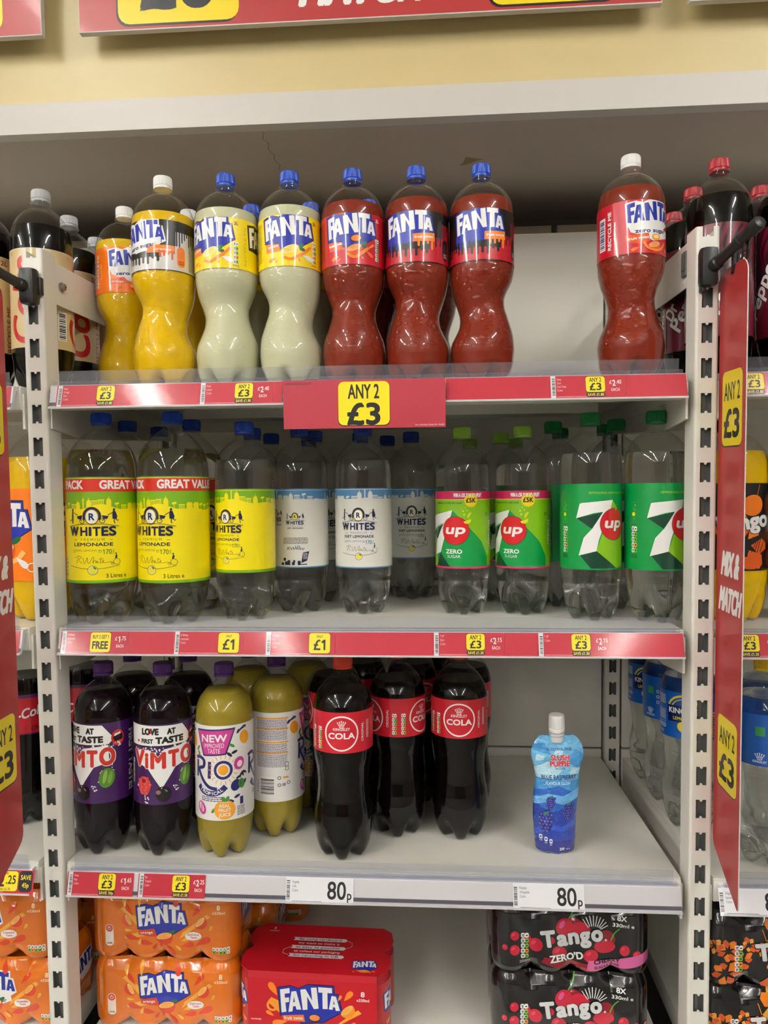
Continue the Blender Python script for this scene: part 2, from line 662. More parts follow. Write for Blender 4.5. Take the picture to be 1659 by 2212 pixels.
def citrus(p, x, y, r, rot, rind, pith, flesh):
    with p.at(x, y, r, rot):
        p.ell(0, 0, 1, 1, rind, n=16, a0=180, a1=360)
        p.ell(0, 0, 1.0, .42, rind)
        p.ell(0, .02, .9, .36, pith)
        for k in range(7):
            a = 200 + k * 23.3
            b0, b1 = math.radians(a - 8), math.radians(a + 9)
            p.poly([(0, .06), (.8 * math.cos(b0), .3 * math.sin(b0) + .03), (.8 * math.cos(b1), .3 * math.sin(b1) + .03)], flesh)
        for k in range(7):
            a = 20 + k * 23.3
            b0, b1 = math.radians(a - 8), math.radians(a + 9)
            p.poly([(0, .06), (.8 * math.cos(b0), .3 * math.sin(b0) + .03), (.8 * math.cos(b1), .3 * math.sin(b1) + .03)], flesh)


def nutrition(p, x, y, w, h, n=5, cols=((250, 250, 245), (120, 190, 60), (120, 190, 60), (240, 150, 40), (120, 190, 60))):
    ch = h / n
    for i in range(n):
        yy = y + h - (i + 1) * ch
        p.rect(x, yy + ch * .06, x + w * .52, yy + ch * .94, (245, 245, 242), r=ch * .25)
        p.rect(x + w * .52, yy + ch * .06, x + w, yy + ch * .94, cols[i % len(cols)], r=ch * .25)
        p.rect(x + w * .12, yy + ch * .5, x + w * .45, yy + ch * .66, INK)
        p.rect(x + w * .16, yy + ch * .25, x + w * .4, yy + ch * .4, INK)
        p.rect(x + w * .62, yy + ch * .35, x + w * .88, yy + ch * .58, INK)


def drips(p, x0, x1, ytop, ybase, amp, n, col, seed=1):
    """paint running down: a band with rounded fingers of different lengths"""
    r = random.Random(seed)
    w = (x1 - x0) / n
    pts = [(x0, ytop), (x0, ybase)]
    for i in range(n):
        a, d = x0 + i * w, r.uniform(.2, 1) * amp
        ww = w * .5
        pts += [(a + .15 * w, ybase), (a + .15 * w, ybase - d + ww / 2)]
        pts += [(a + .15 * w + ww / 2 - ww / 2 * math.cos(t), ybase - d + ww / 2 - ww / 2 * math.sin(t)) for t in (PI * .25, PI * .5, PI * .75)]
        pts += [(a + .15 * w + ww, ybase - d + ww / 2), (a + .15 * w + ww, ybase), (a + w * .82, ybase + w * .14)]
    pts += [(x1, ybase), (x1, ytop)]
    p.poly(pts[::-1], col)


FR, FV, FH = 49.6, 174.7, 76.8           # orange-brand two-litre label: radius, foot, height


def fanta_label(kind):
    p = Print()
    U = PI * FR
    h = FH
    bg = dict(lemon=(250, 222, 4), twist=(206, 22, 44), orangezero=(250, 122, 14), twistzero=(202, 20, 44), blackorange=(214, 212, 206), blackred=(196, 24, 42))[kind]
    p.rect(-U, 0, U, h, bg)
    OR, OD = (246, 132, 30), (228, 84, 22)
    if kind in ('lemon', 'twist'):
        p.poly([(-38, 35), (-12, 39.5), (-9, 22), (-36, 21)], OR if kind == 'lemon' else (236, 92, 40))
        p.text(-24, 28, 4.2, 'lemon' if kind == 'lemon' else 'fruit twist', WHITE, w=19 if kind == 'lemon' else 26, bold=.07, rot=7)
        fanta_logo(p, 0, 53, 80)
        p.ell(19, 30, 7, 3, (20, 120, 70), rot=35)
        p.ell(22, 26, 5, 2.5, (14, 96, 60), rot=-10)
        if kind == 'lemon':
            citrus(p, 3, 25, 14.5, 20, (250, 214, 20), (250, 246, 214), (246, 214, 30))
            p.line([(-6, 13), (4, 10), (14, 15), (26, 22), (32, 27)], 4, OR)
            p.drop(31, 14, 19, 11, -20, WHITE)
        else:
            p.ell(8, 38, 9, 6, (70, 20, 30), rot=8)
            p.ell(8, 38.5, 7.6, 4.6, (240, 130, 50), rot=8)
            citrus(p, 5, 24, 12, 20, OD, (250, 200, 150), (246, 150, 50))
            p.line([(-6, 16), (5, 10), (16, 16), (27, 25)], 4.5, OR)
            p.drop(29, 16, 15, 8, -35, (240, 100, 40))
        p.drop(-25, 10, 14, 8, 200, OR)
        p.drop(-18, 7.5, 6, 3, 230, OR)
        p.drop(17, 10, 6, 3.4, -50, OR)
        p.drop(31, 27, 15, 6, 35, OR)
        p.text(45, 66, 5, '2L', INK if kind == 'lemon' else WHITE, bold=.03)
        nutrition(p, 40, 7, 8, 34)
        p.lines(39, 5, 1, 2, 10, INK)
        if kind == 'lemon':
            with p.at(106, 0):
                fanta_logo(p, 0, 50, 78, WHITE, INK, INK)
        p.text(62, 36, 4, 'RECYCLE ME', tuple(int(c * .82) for c in bg), w=60, bold=.03, rot=90)
        p.lines(-70, 68, 1.1, 34, 22, tuple(int(c * .45) for c in bg), seed=2)
    if kind in ('orangezero', 'twistzero'):
        fanta_logo(p, 0, 54, 74, (28, 48, 160), WHITE, None)
        p.poly([(-36, 44), (40, 36), (38, 27), (4, 18), (-30, 30)], WHITE)
        p.text(3, 30, 6.2, 'zero sugar', (24, 34, 110), w=54, bold=.06, rot=4)
        if kind == 'twistzero':
            p.poly([(-38, 25), (-4, 29), (-2, 18), (-14, 12), (-36, 16)], OD)
            p.text(-19, 19.5, 4, 'fruit twist', WHITE, w=31, bold=.06, rot=6)
            p.ell(9, 24, 8, 5, (240, 160, 70), rot=8)
            p.ell(9, 24.6, 5, 2.6, (250, 220, 150), rot=8)
            citrus(p, 6, 13, 11, 15, OD, (250, 200, 150), (246, 150, 50))
            p.line([(-12, 16), (-6, 8), (6, 5), (18, 8), (28, 18)], 3.6, OR)
        else:
            p.poly([(-36, 22), (-10, 26), (0, 16), (-34, 13)], OD)
            p.text(-21, 16.5, 4, 'orange', WHITE, w=20, bold=.03)
            citrus(p, 10, 14, 12, 15, OD, (250, 220, 160), (248, 150, 30))
            p.drop(-20, 7, 16, 9, 190, (226, 90, 24))
        p.drop(-24, 6, 12, 7, 200, OR)
        p.drop(30, 8, 11, 6, -30, OR)
        p.text(-59, 38, 6, 'RECYCLE ME', WHITE, w=56, bold=.06, rot=90)
        p.text(-52, 36, 2.2, "I'M RECYCLABLE", WHITE, w=26, bold=.02, rot=90)
        p.rect(-84, 12, -70, 60, WHITE)
        p.barcode(-82, 14, -72, 58, (30, 40, 120), horiz=True)
        p.text(48, 66, 5, '2L', WHITE, bold=.03)
    if kind in ('blackorange', 'blackred'):
        dk = (18, 16, 18)
        drips(p, -U, -30, h, 22, 14, 22, dk, 4)
        drips(p, -30, 34, h, 19, 11, 8, dk, 5)
        drips(p, 34, 56, h, 38, 20, 5, dk, 7)
        drips(p, 56, U, h, 60, 26, 22, dk, 6)
        if kind == 'blackred':
            fanta_logo(p, 0, 54, 78)
            drips(p, -39, -8, 40, 30, 12, 5, BLUE, 8)
            p.poly([(8, 42), (42, 44), (42, 32), (8, 30)], OR)
            drips(p, 14, 42, 36, 31, 14, 4, OR, 9)
            p.text(25, 35.5, 4, 'fruit twist', WHITE, w=29, bold=.06, rot=3)
            cap, tx = dk, (220, 220, 216)
        else:
            fanta_logo(p, 0, 53, 78, BLUE, WHITE, None)
            p.poly([(-34, 42), (34, 50), (34, 40), (-8, 28), (-30, 31)], WHITE)
            p.text(0, 34, 6, 'zero sugar', (24, 34, 110), w=52, bold=.06, rot=6)
            p.poly([(16, 38), (54, 38), (54, 26), (10, 26)], OR)
            p.text(36, 29.5, 4.4, 'orange', WHITE, w=26, bold=.03)
            drips(p, 30, 54, 30, 27, 12, 4, OD, 9)
            cap, tx = OR, dk
        p.rect(58, 7, 72, 38, cap, r=6.5)
        p.rect(60.5, 20, 69.5, 31, tuple(int(c * .8 + 30) for c in cap), r=1)
        p.text(65, 14.5, 2.6, 'SCAN FOR', tx, w=9.5, bold=.03)
        p.text(65, 10.5, 3, 'MORE', tx, w=9, bold=.04)
        p.lines(80, 66, 1.1, 36, 16, INK, seed=6)
        p.rect(-U, 0, U, 1.2, dk)
    return p.build('label_' + kind, cyl(FR, FV), M['film'], cut=cylcuts(FR), clip=(-U, 0, U, h))


def skyline(p, y, U, col, seed=2, amp=1.0):
    """hills with towers, domes and trees standing against the band of colour above"""
    r = random.Random(seed)
    hill = lambda u: y + amp * (3 * math.sin(u / 21 + 1) + 2 * math.sin(u / 9))
    us = np.linspace(-U, U, 90)
    p.poly([(u, hill(u)) for u in us] + [(U, y - 14), (-U, y - 14)], col)
    u = (-U + 3) / 1.5
    while u * 1.5 < U - 4:
        k = r.choice('tdhrb')
        b = hill(u * 1.5) / 1.5 - .6
        p.at(0, 0, 1.5)
        if k == 't':
            p.rect(u - .7, b, u + .7, b + 9, col)
            p.poly([(u - 1.1, b + 9), (u + 1.1, b + 9), (u, b + 13)], col)
        elif k == 'd':
            p.rect(u - 2.6, b, u + 2.6, b + 5, col)
            p.ell(u, b + 5, 2.4, 3.4, col, a0=0, a1=180, n=8)
            p.rect(u - .25, b + 8, u + .25, b + 10.5, col)
        elif k == 'h':
            p.rect(u - 3.4, b, u + 3.4, b + 4.4, col)
            p.poly([(u - 4, b + 4.2), (u + 4, b + 4.2), (u + 2.4, b + 6.6), (u - 2.4, b + 6.6)], col)
        elif k == 'r':
            p.rect(u - .3, b, u + .3, b + 5, col)
            p.ell(u - .8, b + 5.5, 1.6, 1.3, col, n=9)
            p.ell(u + 1, b + 6, 1.5, 1.2, col, n=9)
        else:
            for q in range(4):
                p.rect(u - 3 + q * 1.6, b, u - 2.2 + q * 1.6, b + 4.5, col)
            p.rect(u - 3.4, b + 4.5, u + 3.2, b + 5.5, col)
        p.m.pop()
        u += r.uniform(5.5, 8.5)


def barrow(p, s):
    """a figure with a wheelbarrow, facing the oval; s = side"""
    with p.at(0, 0, 1, sx=s):
        p.ell(24.5, 18.5, 1.4, 1.7, NAVY, n=9)
        p.poly([(23, 17), (26, 16.6), (28.2, 10), (27.4, 6), (22.6, 6.6), (22.4, 12)] if s > 0 else [(23.6, 17), (25.6, 17), (26.2, 9), (25.6, 1), (24, 1), (23.6, 8)], NAVY)
        p.line([(23, 15), (20, 13), (17.4, 11.6)], .9, NAVY)
        p.line([(25, 7), (24.4, 3), (25.4, .6)], 1, NAVY)
        p.line([(26.4, 6.5), (28.6, 4.4), (29.6, 5.6)], .9, NAVY)
        p.poly([(11, 11.6), (18.6, 10.2), (16.6, 6.4), (12.2, 7)], NAVY)
        p.ring(11.4, 4.2, 2.5, 3.2, NAVY, n=18)
        p.line([(11.4, 4.2), (14, 7)], .7, NAVY)


def whites_logo(p, x, y, name, alt, small=False):
    with p.at(x, y):
        for k in range(26):
            a = -.35 + k * (PI + .7) / 25
            p.ell(9.2 * math.cos(a), 10 + 11 * math.sin(a), 1.9, .8, NAVY, rot=math.degrees(a) + 38, n=7)
        p.ell(0, 9.5, 8, 10.2, NAVY)
        p.ell(0, 9.5, 7.2, 9.4, (246, 226, 60))
        p.ell(0, 9.5, 6.2, 8.4, WHITE if not small else (246, 226, 60))
        p.text(0, 5, 9.2, 'R', NAVY, w=6.6, bold=.05)
        barrow(p, 1)
        barrow(p, -1)
        p.line([(-30, -3), (-15, -.2), (0, .4), (15, -.2), (30, -3)], .6, NAVY)
        for i, (c, w) in enumerate(zip('WHITES', (12.4, 9, 3.4, 9, 7.6, 8.4))):
            xx = (-22, -9.6, -2.2, 5, 14, 22.4)[i]
            p.text(xx, -15.2, 12.4 - (.5 if abs(xx) < 10 else 0), c, NAVY, w=w, bold=.055)
        p.text(27.6, -4, 1.4, 'o', NAVY)
        p.text(0, -21.4, 3.2, 'P R E M I U M', alt, w=27, bold=.015)
        p.rect(-23, -20.6, -19, -19.9, alt)
        p.rect(19, -20.6, 23, -19.9, alt)
        p.text(0, -28.4, 4.6, name, NAVY, w=46 if len(name) < 10 else 50, bold=.05)


def signature(p, x, y):
    with p.at(x, y):
        p.line([(-20, 0), (-18.6, 5), (-17, 9)], .55, INK)
        p.line([(-22, 7), (-17, 10), (-13, 8.4), (-17, 5), (-14.5, 2), (-12.4, .6)], .5, INK)
        p.line([(-11, 8), (-10.6, 3), (-9, .6), (-6, 8), (-5.4, 2), (-3.6, .8), (.4, 9.4)], .5, INK)
        p.line([(1.6, 9), (.4, .6), (2, 4), (3.8, 4), (3.6, .8), (5.4, 3.6), (5.4, 1), (7, 1.4)], .45, INK)
        p.line([(9.4, 7.6), (8.2, 1.2), (10, 1.2), (12.4, 3.6), (11.6, 4.2), (11, 1.6), (14, 1), (20, 2), (23, -.6)], .45, INK)
        p.line([(6.6, 5.6), (12, 6.2)], .4, INK)
        p.ring(27, 2, 3.6, 4.1, NAVY, n=20)
        p.ring(21.8, -.2, 1.4, 1.8, NAVY, n=12)
        p.poly([(24.6, 6), (27, 6.4), (27.6, 10), (26.4, 11.6), (25.4, 10)], NAVY)
        p.ell(26, 12.6, .9, 1.1, NAVY, n=8)
        p.line([(-30, -2.6), (-14, -6), (0, -6.6), (14, -6), (30, -2.6)], .6, NAVY)


def whites_label(kind):
    big = kind == 'big'
    R = 57.2 if big else 49.3
    v0, h = (68, 167) if big else (80, 134.5)
    k = 1.22 if big else 1.0
    p = Print()
    U = PI * R
    diet = kind == 'diet'
    bg = (222, 220, 212) if diet else (246, 226, 6)
    sky = (86, 142, 190) if diet else (122, 178, 24)
    top = h - (23 if big else 0)
    p.rect(-U, 0, U, h, bg)
    p.rect(-U, top - (26 if not diet else 18) * k, U, top, sky)
    skyline(p, top - 21 * k, U, bg, amp=k)
    p.rect(-U, h - 2, U, h, sky)
    p.rect(-U, h - 2.6, U, h - 2, WHITE if diet else (250, 240, 120))
    p.rect(-U, 0, U, 2 if diet else 4.5, sky)
    alt = (70, 120, 160) if diet else (96, 140, 30)
    if big:
        p.rect(-U, top, U, h - 2.6, (214, 50, 30))
        for q in (12, -163):
            p.text(q, top + 4, 14, 'GREAT VALUE PACK', WHITE, w=150, bold=.06, al='l')
    with p.at(0, top - 60 * k + (16 if big else 0), k, sx=1.12 if big else 1.04):
        whites_logo(p, 0, 5, 'DIET LEMONADE' if diet else 'LEMONADE', alt)
        p.text(-8, -30.2, 2.7, 'REAL LEMONS', alt, w=26, bold=.01)
        p.text(16.4, -34, 6.4, '170', alt, w=10, bold=.03)
        p.text(24, -31, 1.7, 'YEARS', alt, w=6, bold=.02, rot=90)
        p.lines(-25, -28.8, .8, 3, 3.4, alt, seed=4)
        p.lines(6.4, -28.8, .8, 3, 4, alt, seed=5)
        signature(p, 0, -46)
        p.ell(0, -54.5, 6, 6, NAVY if diet else (60, 110, 30))
        p.ell(0, -54.5, 5.3, 5.3, (250, 246, 220))
        p.ell(0, -54.5, 4.6, 4.6, (238, 220, 60))
        p.ell(2.4, -51.6, 2.4, 1.2, (70, 130, 40), rot=-40)
    if big:
        p.text(36, 8, 6.4, '3 Litres e', INK, w=32, bold=.02)
        nutrition(p, -58, 10, 8, 30)
    for sgn in (1, -1):                        # the back panel
        with p.at(sgn * U, 0):
            x0 = -26 if sgn < 0 else -26
            if sgn > 0:
                continue
            with p.at(0, top - 50 * k, .55 * k):
                whites_logo(p, 0, 5, 'DIET LEMONADE' if diet else 'LEMONADE', alt, True)
    # everything that straddles the seam is laid out on the left end of the wrap
    with p.at(-U + 40, 0):
        with p.at(0, top - 56 * k, .55 * k):
            whites_logo(p, 0, 6, 'DIET LEMONADE' if diet else 'LEMONADE', alt, True)
        p.lines(-22, top - 84 * k, 1.2, 6, 44, INK, seed=8)
        p.text(0, top - 104 * k, 5, 'RWhite', INK, w=30, bold=-.01, shear=.3)
        p.text(4, top - 102 * k, 5.5, '170', alt, w=9, bold=.02)
        for i, q in enumerate((-26, -19, -14, -6, 4)):
            p.rect(q, 4.6, q + 5, 9 + (i * 37 % 5), NAVY)
        p.rect(-22, 12, -17, 17, NAVY)
        p.ell(-2, 11, 2, 2.6, NAVY, n=9)
        p.poly([(10, 8), (20, 12), (24, 28), (13, 26)], NAVY)
        p.lines(13.4, 24, 1.4, 5, 8, bg, seed=3)
        p.rect(9, 5, 20, 6.6, NAVY)
    return p.build('label_whites_' + kind, cyl(R, v0), M['film'], cut=cylcuts(R), clip=(-U, 0, U, h))


def seven_label(zero):
    R, v0, h = 48.6, 83, 134.5
    p = Print()
    U = PI * R
    G, LIME, DK = (0, 152, 70), (132, 192, 20), (6, 66, 46)
    if zero:
        p.rect(-U, 0, U, h, LIME)
        p.rect(-U, h - 14, U, h, (214, 40, 96))
        p.rect(-U, h - 14.8, U, h - 14, (250, 240, 120))
        for q in range(-3, 3):
            p.text(q * 54 + 20, h - 10.5, 7, 'WIN A £5K SUMMER UPLIFT', WHITE, w=52, bold=.05) if q in (-2, 0, 2) else None
        p.text(-17, h - 22, 3, 'REFRESHING 7UP TASTE, ZERO SUGAR', (20, 80, 40), w=52, bold=.03)
        p.poly([(-40, h - 38), (-8, h - 33), (46, 46), (52, 0), (-40, 0), (-52, 50)], G)
        p.poly([(-8, h - 33), (46, 46), (60, 20), (60, 0), (40, 0)], G)
        p.poly([(-48, 2), (-34, 28), (-12, 2)], DK)
        p.poly([(-62, h - 44), (-8, h - 33), (-20, h - 68), (-34, 28), (-52, 22), (-44, h - 64), (-24, h - 54), (-62, h - 68)], WHITE)
        p.poly([(-60, h - 72), (-26, h - 56), (-44, h - 84)], DK)
        p.ell(-3, 66, 25, 25, DK, n=40)
        p.ell(-3, 66, 24.3, 24.3, (216, 24, 32), n=40)
        p.text(-4, 60, 17, 'up', WHITE, w=36, bold=.07, shear=.18)
        p.text(-6, 26, 7.4, 'ZERO', WHITE, w=30, bold=.05)
        p.text(-6, 18.6, 5, 'SUGAR', WHITE, w=24, bold=.01)
        for k in range(20):
            a = 2 * PI * k / 20
            p.poly([(25 + 11.4 * math.cos(a - .1), h - 16 + 11.4 * math.sin(a - .1)), (25 + 13 * math.cos(a), h - 16 + 13 * math.sin(a)), (25 + 11.4 * math.cos(a + .1), h - 16 + 11.4 * math.sin(a + .1))], (246, 214, 20))
        p.ell(25, h - 16, 11.2, 11.2, (246, 214, 20), n=28)
        p.text(25, h - 20, 8.4, '£5K', INK, w=18, bold=.05)
        p.ell(23, 92, 6, 4.4, (216, 220, 20), rot=60, a0=0, a1=180, n=12)
        p.ell(18, 84, 7, 6, (226, 226, 30), rot=20, a0=180, a1=360, n=12)
        for x, y, r in ((11, 100, 1.6), (15, 106, 1), (18, 101, 1.2), (13, 94, 1.8), (9, 105, .7)):
            p.ell(x, y, r, r, (214, 226, 60), n=10)
        p.rect(-U, 0, U, 3.2, (222, 50, 110))
        nutrition(p, 66, 40, 10, 44)
        p.lines(56, 96, 1.4, 3, 10, (30, 90, 40))
    else:
        p.rect(-U, 0, U, h, G)
        p.text(23, h - 16, 3.4, 'REFRESHING LEMON & LIME', (150, 206, 30), w=64, bold=.03)
        p.poly([(30, h - 26), (50, h - 48), (56, h - 70), (56, 4), (38, 2), (2, 29)], LIME)
        p.poly([(-24, 24), (3, 29), (36, 2), (-6, 2)], DK)
        p.poly([(-28, h - 54), (14, h - 44), (-2, h - 72)], DK)
        p.poly([(-23, h - 31), (-18, h - 30), (30, h - 25.5), (25, h - 44), (14, h - 66), (6, h - 88), (2.4, 29.5), (-25, 22), (-17, 50), (-4, h - 70), (13, h - 44), (-2, h - 46), (-29, h - 54)], WHITE)
        p.ell(33, 71, 25.4, 25.4, DK, n=40)
        p.ell(33, 71, 24.8, 24.8, (206, 24, 36), n=40)
        p.text(32, 65, 17, 'up', WHITE, w=35, bold=.07, shear=.18)
        p.ell(-52, h - 48, 3.2, 3.2, (240, 230, 10), n=14)
        p.ring(-52, h - 39, 1.5, 2.1, (120, 206, 90), n=12)
        for x, y, r in ((-49, -34, 1.1), (-51, -29.6, .8), (-49.4, -42, .8), (-51, -55, .8), (37, -40, 1.6), (40, -33, .8)):
            p.ell(x, h + y, r, r, (190, 220, 30), n=8)
        nutrition(p, -56, 26, 10.5, 42)
        p.lines(-56, 70, 1, 1, 10, INK)
        p.lines(-58, 23, 1, 4, 13, INK)
        for sx in (-1, 1):
            p.rect(-U + 2 if sx < 0 else U - 40, 30, -U + 40 if sx < 0 else U - 2, 100, (0, 130, 60))
        p.lines(-U + 6, 96, 1.3, 30, 30, WHITE, seed=9)
        p.lines(U - 36, 96, 1.3, 30, 30, WHITE, seed=10)
    return p.build('label_seven', cyl(R, v0), M['film'], cut=cylcuts(R), clip=(-U, 0, U, h))


def vimto_label():
    R, v0, h = 47.2, 89, 128
    p = Print()
    U = PI * R
    PU = (64, 24, 88)
    p.rect(-U, 0, U, h, PU)
    p.poly([(-58, h), (38, h - 2), (58, h - 26), (48, h - 36), (-56, h - 36)], INK)
    p.poly([(-58, h - 1), (37, h - 3), (56, h - 26), (47, h - 34), (-56, h - 34)], WHITE)
    p.text(-16, h - 17, 11, 'LOVE', INK, w=29, bold=.1)
    p.text(18, h - 17, 10, 'AT', INK, w=14, bold=.09)
    p.ell(-16, h - 11.6, 3.2, 3.4, (220, 40, 30), n=12)
    p.text(-21, h - 30.5, 7.4, 'FIRST', INK, w=21, bold=.08)
    p.text(16, h - 31, 11, 'TASTE', INK, w=46, bold=.1)
    p.ell(-38, h - 27, 2.4, 2.2, (220, 50, 40), n=10)
    with p.at(62, h - 26, 1, rot=10):
        p.ell(0, 0, 11, 13, (206, 44, 30))
        p.ell(.5, 1, 8, 8, (30, 10, 14))
        p.poly([(-6, 4), (6.5, 5), (5, 8), (-4, 8)], WHITE)
        p.ell(0, -8, 9, 3, (226, 76, 56), rot=4)
    r = random.Random(5)
    for i in range(90):
        x = r.uniform(-46, 66)
        y = h - 42 + r.gauss(0, 3) + (6 if x > 20 else 0)
        q = r.uniform(.5, 1.6)
        p.ell(x, y, q, q, WHITE, n=7)
    for i in range(44):
        x, y = r.choice(((-40, 30), (26, 26), (-22, 8), (34, 46), (52, 50)))
        q = r.uniform(.5, 1.6)
        p.ell(x + r.gauss(0, 3), y + r.gauss(0, 5), q, q, WHITE, n=7)
    p.poly([(-40, 86), (-18, 88), (-4, 74), (6, 88), (46, 93), (48, 66), (24, 58), (2, 25), (-20, 58), (-40, 66)], WHITE)
    for i, (c, x, y, hh, w) in enumerate((('V', -36, 60, 28, 22), ('i', -21.5, 58, 26, 6.5), ('M', -3, 57, 27, 25), ('T', 21.5, 58, 28, 18), ('O', 45, 60, 29, 25))):
        p.text(x, y, hh, c, (206, 48, 36), w=w, bold=.075, out=(.05, WHITE))
    with p.at(-27, 30):
        p.ell(0, 0, 12, 15, (196, 56, 56))
        for a in range(5):
            for b in range(6):
                x, y = -9 + a * 4.5 + (b % 2) * 2, -12 + b * 4.8
                if (x / 12) ** 2 + (y / 15) ** 2 < .95:
                    p.ell(x, y, 2.5, 2.5, (226, 92, 84) if (a + b) % 2 else (210, 70, 66), n=9)
        p.ell(0, 8, 4, 3.2, (150, 30, 40), n=10)
    p.ell(5, 17, 12.4, 12.4, (14, 12, 18))
    p.ell(-3, 20, 4, 3.6, (150, 110, 90), n=9)
    p.ell(9, 22, 3, 1.4, (120, 120, 130), rot=-40, n=9)
    p.ell(44, 40, 12.4, 16, (84, 134, 40), rot=-12)
    p.ell(41, 42, 3, 11, (140, 180, 80), rot=-12)
    p.ell(49, 40, 3.4, 10, (120, 166, 64), rot=-12)
    p.line([(40, 56), (38, 61)], 1.6, (110, 60, 50))
    nutrition(p, -60, 30, 9, 40)
    p.text(84, 60, 13, 'FIRST TASTE!', WHITE, w=100, bold=.06, rot=-90)
    p.lines(-U + 6, 110, 1.4, 40, 50, WHITE, seed=3)
    return p.build('label_purple', cyl(R, v0), M['film'], cut=cylcuts(R), clip=(-U, 0, U, h))


def rio_label():
    R, v0, h = 47.2, 66, 150
    p = Print()
    U = PI * R
    PI_, OR, NV, GR, DG = (206, 64, 148), (240, 164, 40), (44, 40, 108), (70, 140, 60), (24, 40, 40)
    p.rect(-U, 0, U, h, (232, 230, 226))
    for ox in (0, 96):
        with p.at(ox, 0):
            if ox == 0:
                p.poly([(-34, 143), (34, 146), (19, 104), (-20, 101)], NV)
                p.poly([(-31.5, 140.6), (31, 143.4), (17, 106.4), (-18, 103.6)], PI_)
                p.text(-1, 124, 12, 'NEW', WHITE, w=44, bold=.05, rot=2)
                p.text(-1, 115, 7, 'IMPROVED', WHITE, w=34, bold=.01, rot=2)
                p.text(-1, 106.4, 7, 'TASTE', WHITE, w=21, bold=.01, rot=2)
            # R, I, and the sun that stands for O
            p.line([(-35, 66), (-34, 93)], 5.4, NV)
            p.line([(-38, 96), (-28, 98.5), (-19, 94), (-20, 84), (-30, 79), (-22, 64), (-10, 53), (4, 50)], 5.4, NV)
            p.line([(-9, 66), (-8, 93)], 5.6, NV)
            for k in range(18):
                a = 2 * PI * k / 18
                p.line([(14 + 17.5 * math.cos(a), 80 + 17.5 * math.sin(a)), (14 + 24 * math.cos(a), 80 + 24 * math.sin(a))], 1.2, OR, False)
            p.ell(14, 80, 15, 15, NV, n=30)
            p.ell(14, 80, 10.6, 10.6, (232, 230, 226), n=26)
            p.ell(14, 80, 8, 8, OR, n=24)
            a = [(-30, 53), (-22, 46), (-12, 43), (0, 43), (10, 47), (18, 54)]
            p.line(a, 9, NV)
            for c, x, y, rr in zip('TROPICAL', (-25.4, -20, -14.4, -8.6, -3.6, 1.6, 7.4, 12.6), (46.6, 43.4, 41.2, 40, 40, 40.6, 43, 46.2), (-36, -27, -16, -6, 2, 12, 24, 34)):
                p.text(x, y, 5.6, c, WHITE, bold=.05, rot=rr)
            p.lines(-24, 36, 1.8, 3, 40, NV, seed=2)
            p.ell(-12, 14, 0.1, .1, NV)
    for x, y in ((50, 128), (-46, 122)):
        p.ell(x, y, 9, 11, OR, rot=10)
        p.line([(x - 12, y + 8), (x - 6, y + 13), (x + 4, y + 16)], 1, DG)
        for k in range(4):
            p.ell(x - 12 + k * 4, y + 11 + k * 2.2, 4, 1.6, NV if k % 2 else DG, rot=60 - k * 20, n=9)
    for x, y, ro, c in ((28, 118, -30, GR), (32, 107, 20, DG), (24, 104, -40, DG), (-32, 112, 50, GR), (-30, 104, -60, GR), (-2, 16, 50, GR), (36, 36, 20, NV), (26, 30, -20, NV), (50, 56, 60, DG)):
        p.ell(x, y, 5.4, 2.4, c, rot=ro, n=10)
    p.ell(40, 88, 9, 10.5, PI_, rot=-15)
    p.ell(41, 87, 4.6, 5.4, (246, 220, 226), rot=-15)
    p.ell(34, 54, 8, 9.4, NV, rot=-30)
    p.ell(44, 55, 6, 8, GR, rot=10)
    p.line([(36, 62), (42, 68), (50, 72)], 1, DG)
    for k in range(4):
        p.ell(38 + k * 4, 66 + k * 2, 4.6, 1.8, DG, rot=30 + k * 40, n=9)
    p.ell(-24, 18, 8, 11, PI_, rot=25)
    p.ell(-25, 19, 4.4, 8, (248, 226, 230), rot=25)
    for k in range(4):
        p.line([(-26 + k * .8, 12), (-27 + k * 1.6, 25)], .8, PI_)
    p.ell(16, 17, 17, 15.5, OR, n=28)
    p.text(16, 20.5, 5.4, 'REAL', WHITE, w=17, bold=.03)
    p.text(16, 13.6, 5.4, 'FRUIT', WHITE, w=19, bold=.03)
    p.text(16, 6.6, 5.4, 'JUICE', WHITE, w=19, bold=.03)
    p.text(16, 27.6, 2, 'MADE WITH', (250, 230, 180), w=14, bold=.02)
    p.ell(14, 34, 3, 5, GR, rot=40, n=9)
    p.ell(20, 34, 3, 5, GR, rot=-30, n=9)
    p.rect(41, 22, 47, 34, NV)
    p.lines(36, 19, 1.4, 7, 14, INK, seed=4)
    # back panel with the tables of small print
    with p.at(-88, 0):
        for i, y in enumerate((140, 122, 100, 82)):
            p.rect(-28, y - 1, 30, y + 1.6, OR if i != 1 else (236, 170, 40))
            p.lines(-26, y - 3, 1.1, 10 if i < 3 else 13, 54, NV, seed=20 + i, gap=1.55)
        p.rect(-20, 10, 6, 42, WHITE)
        p.barcode(-19, 12, 5, 40, INK, horiz=True)
        p.text(-23, 25, 4, '2 Litre e', NV, w=20, rot=90)
        for x, y in ((14, 40), (14, 28), (30, 31)):
            p.ring(x, y, 2, 3, INK, n=14)
        p.rect(20, 39, 30, 42, OR)
        p.rect(19, 26, 25, 31, (150, 150, 150))
        p.rect(24, 52, 30, 66, INK)
        p.rect(24.8, 52.8, 29.2, 65.2, (232, 230, 226))
        p.ring(27, 59, 1.2, 1.9, INK, n=10)
    return p.build('label_tropical', cyl(R, v0), M['film'], cut=cylcuts(R), clip=(-U, 0, U, h))


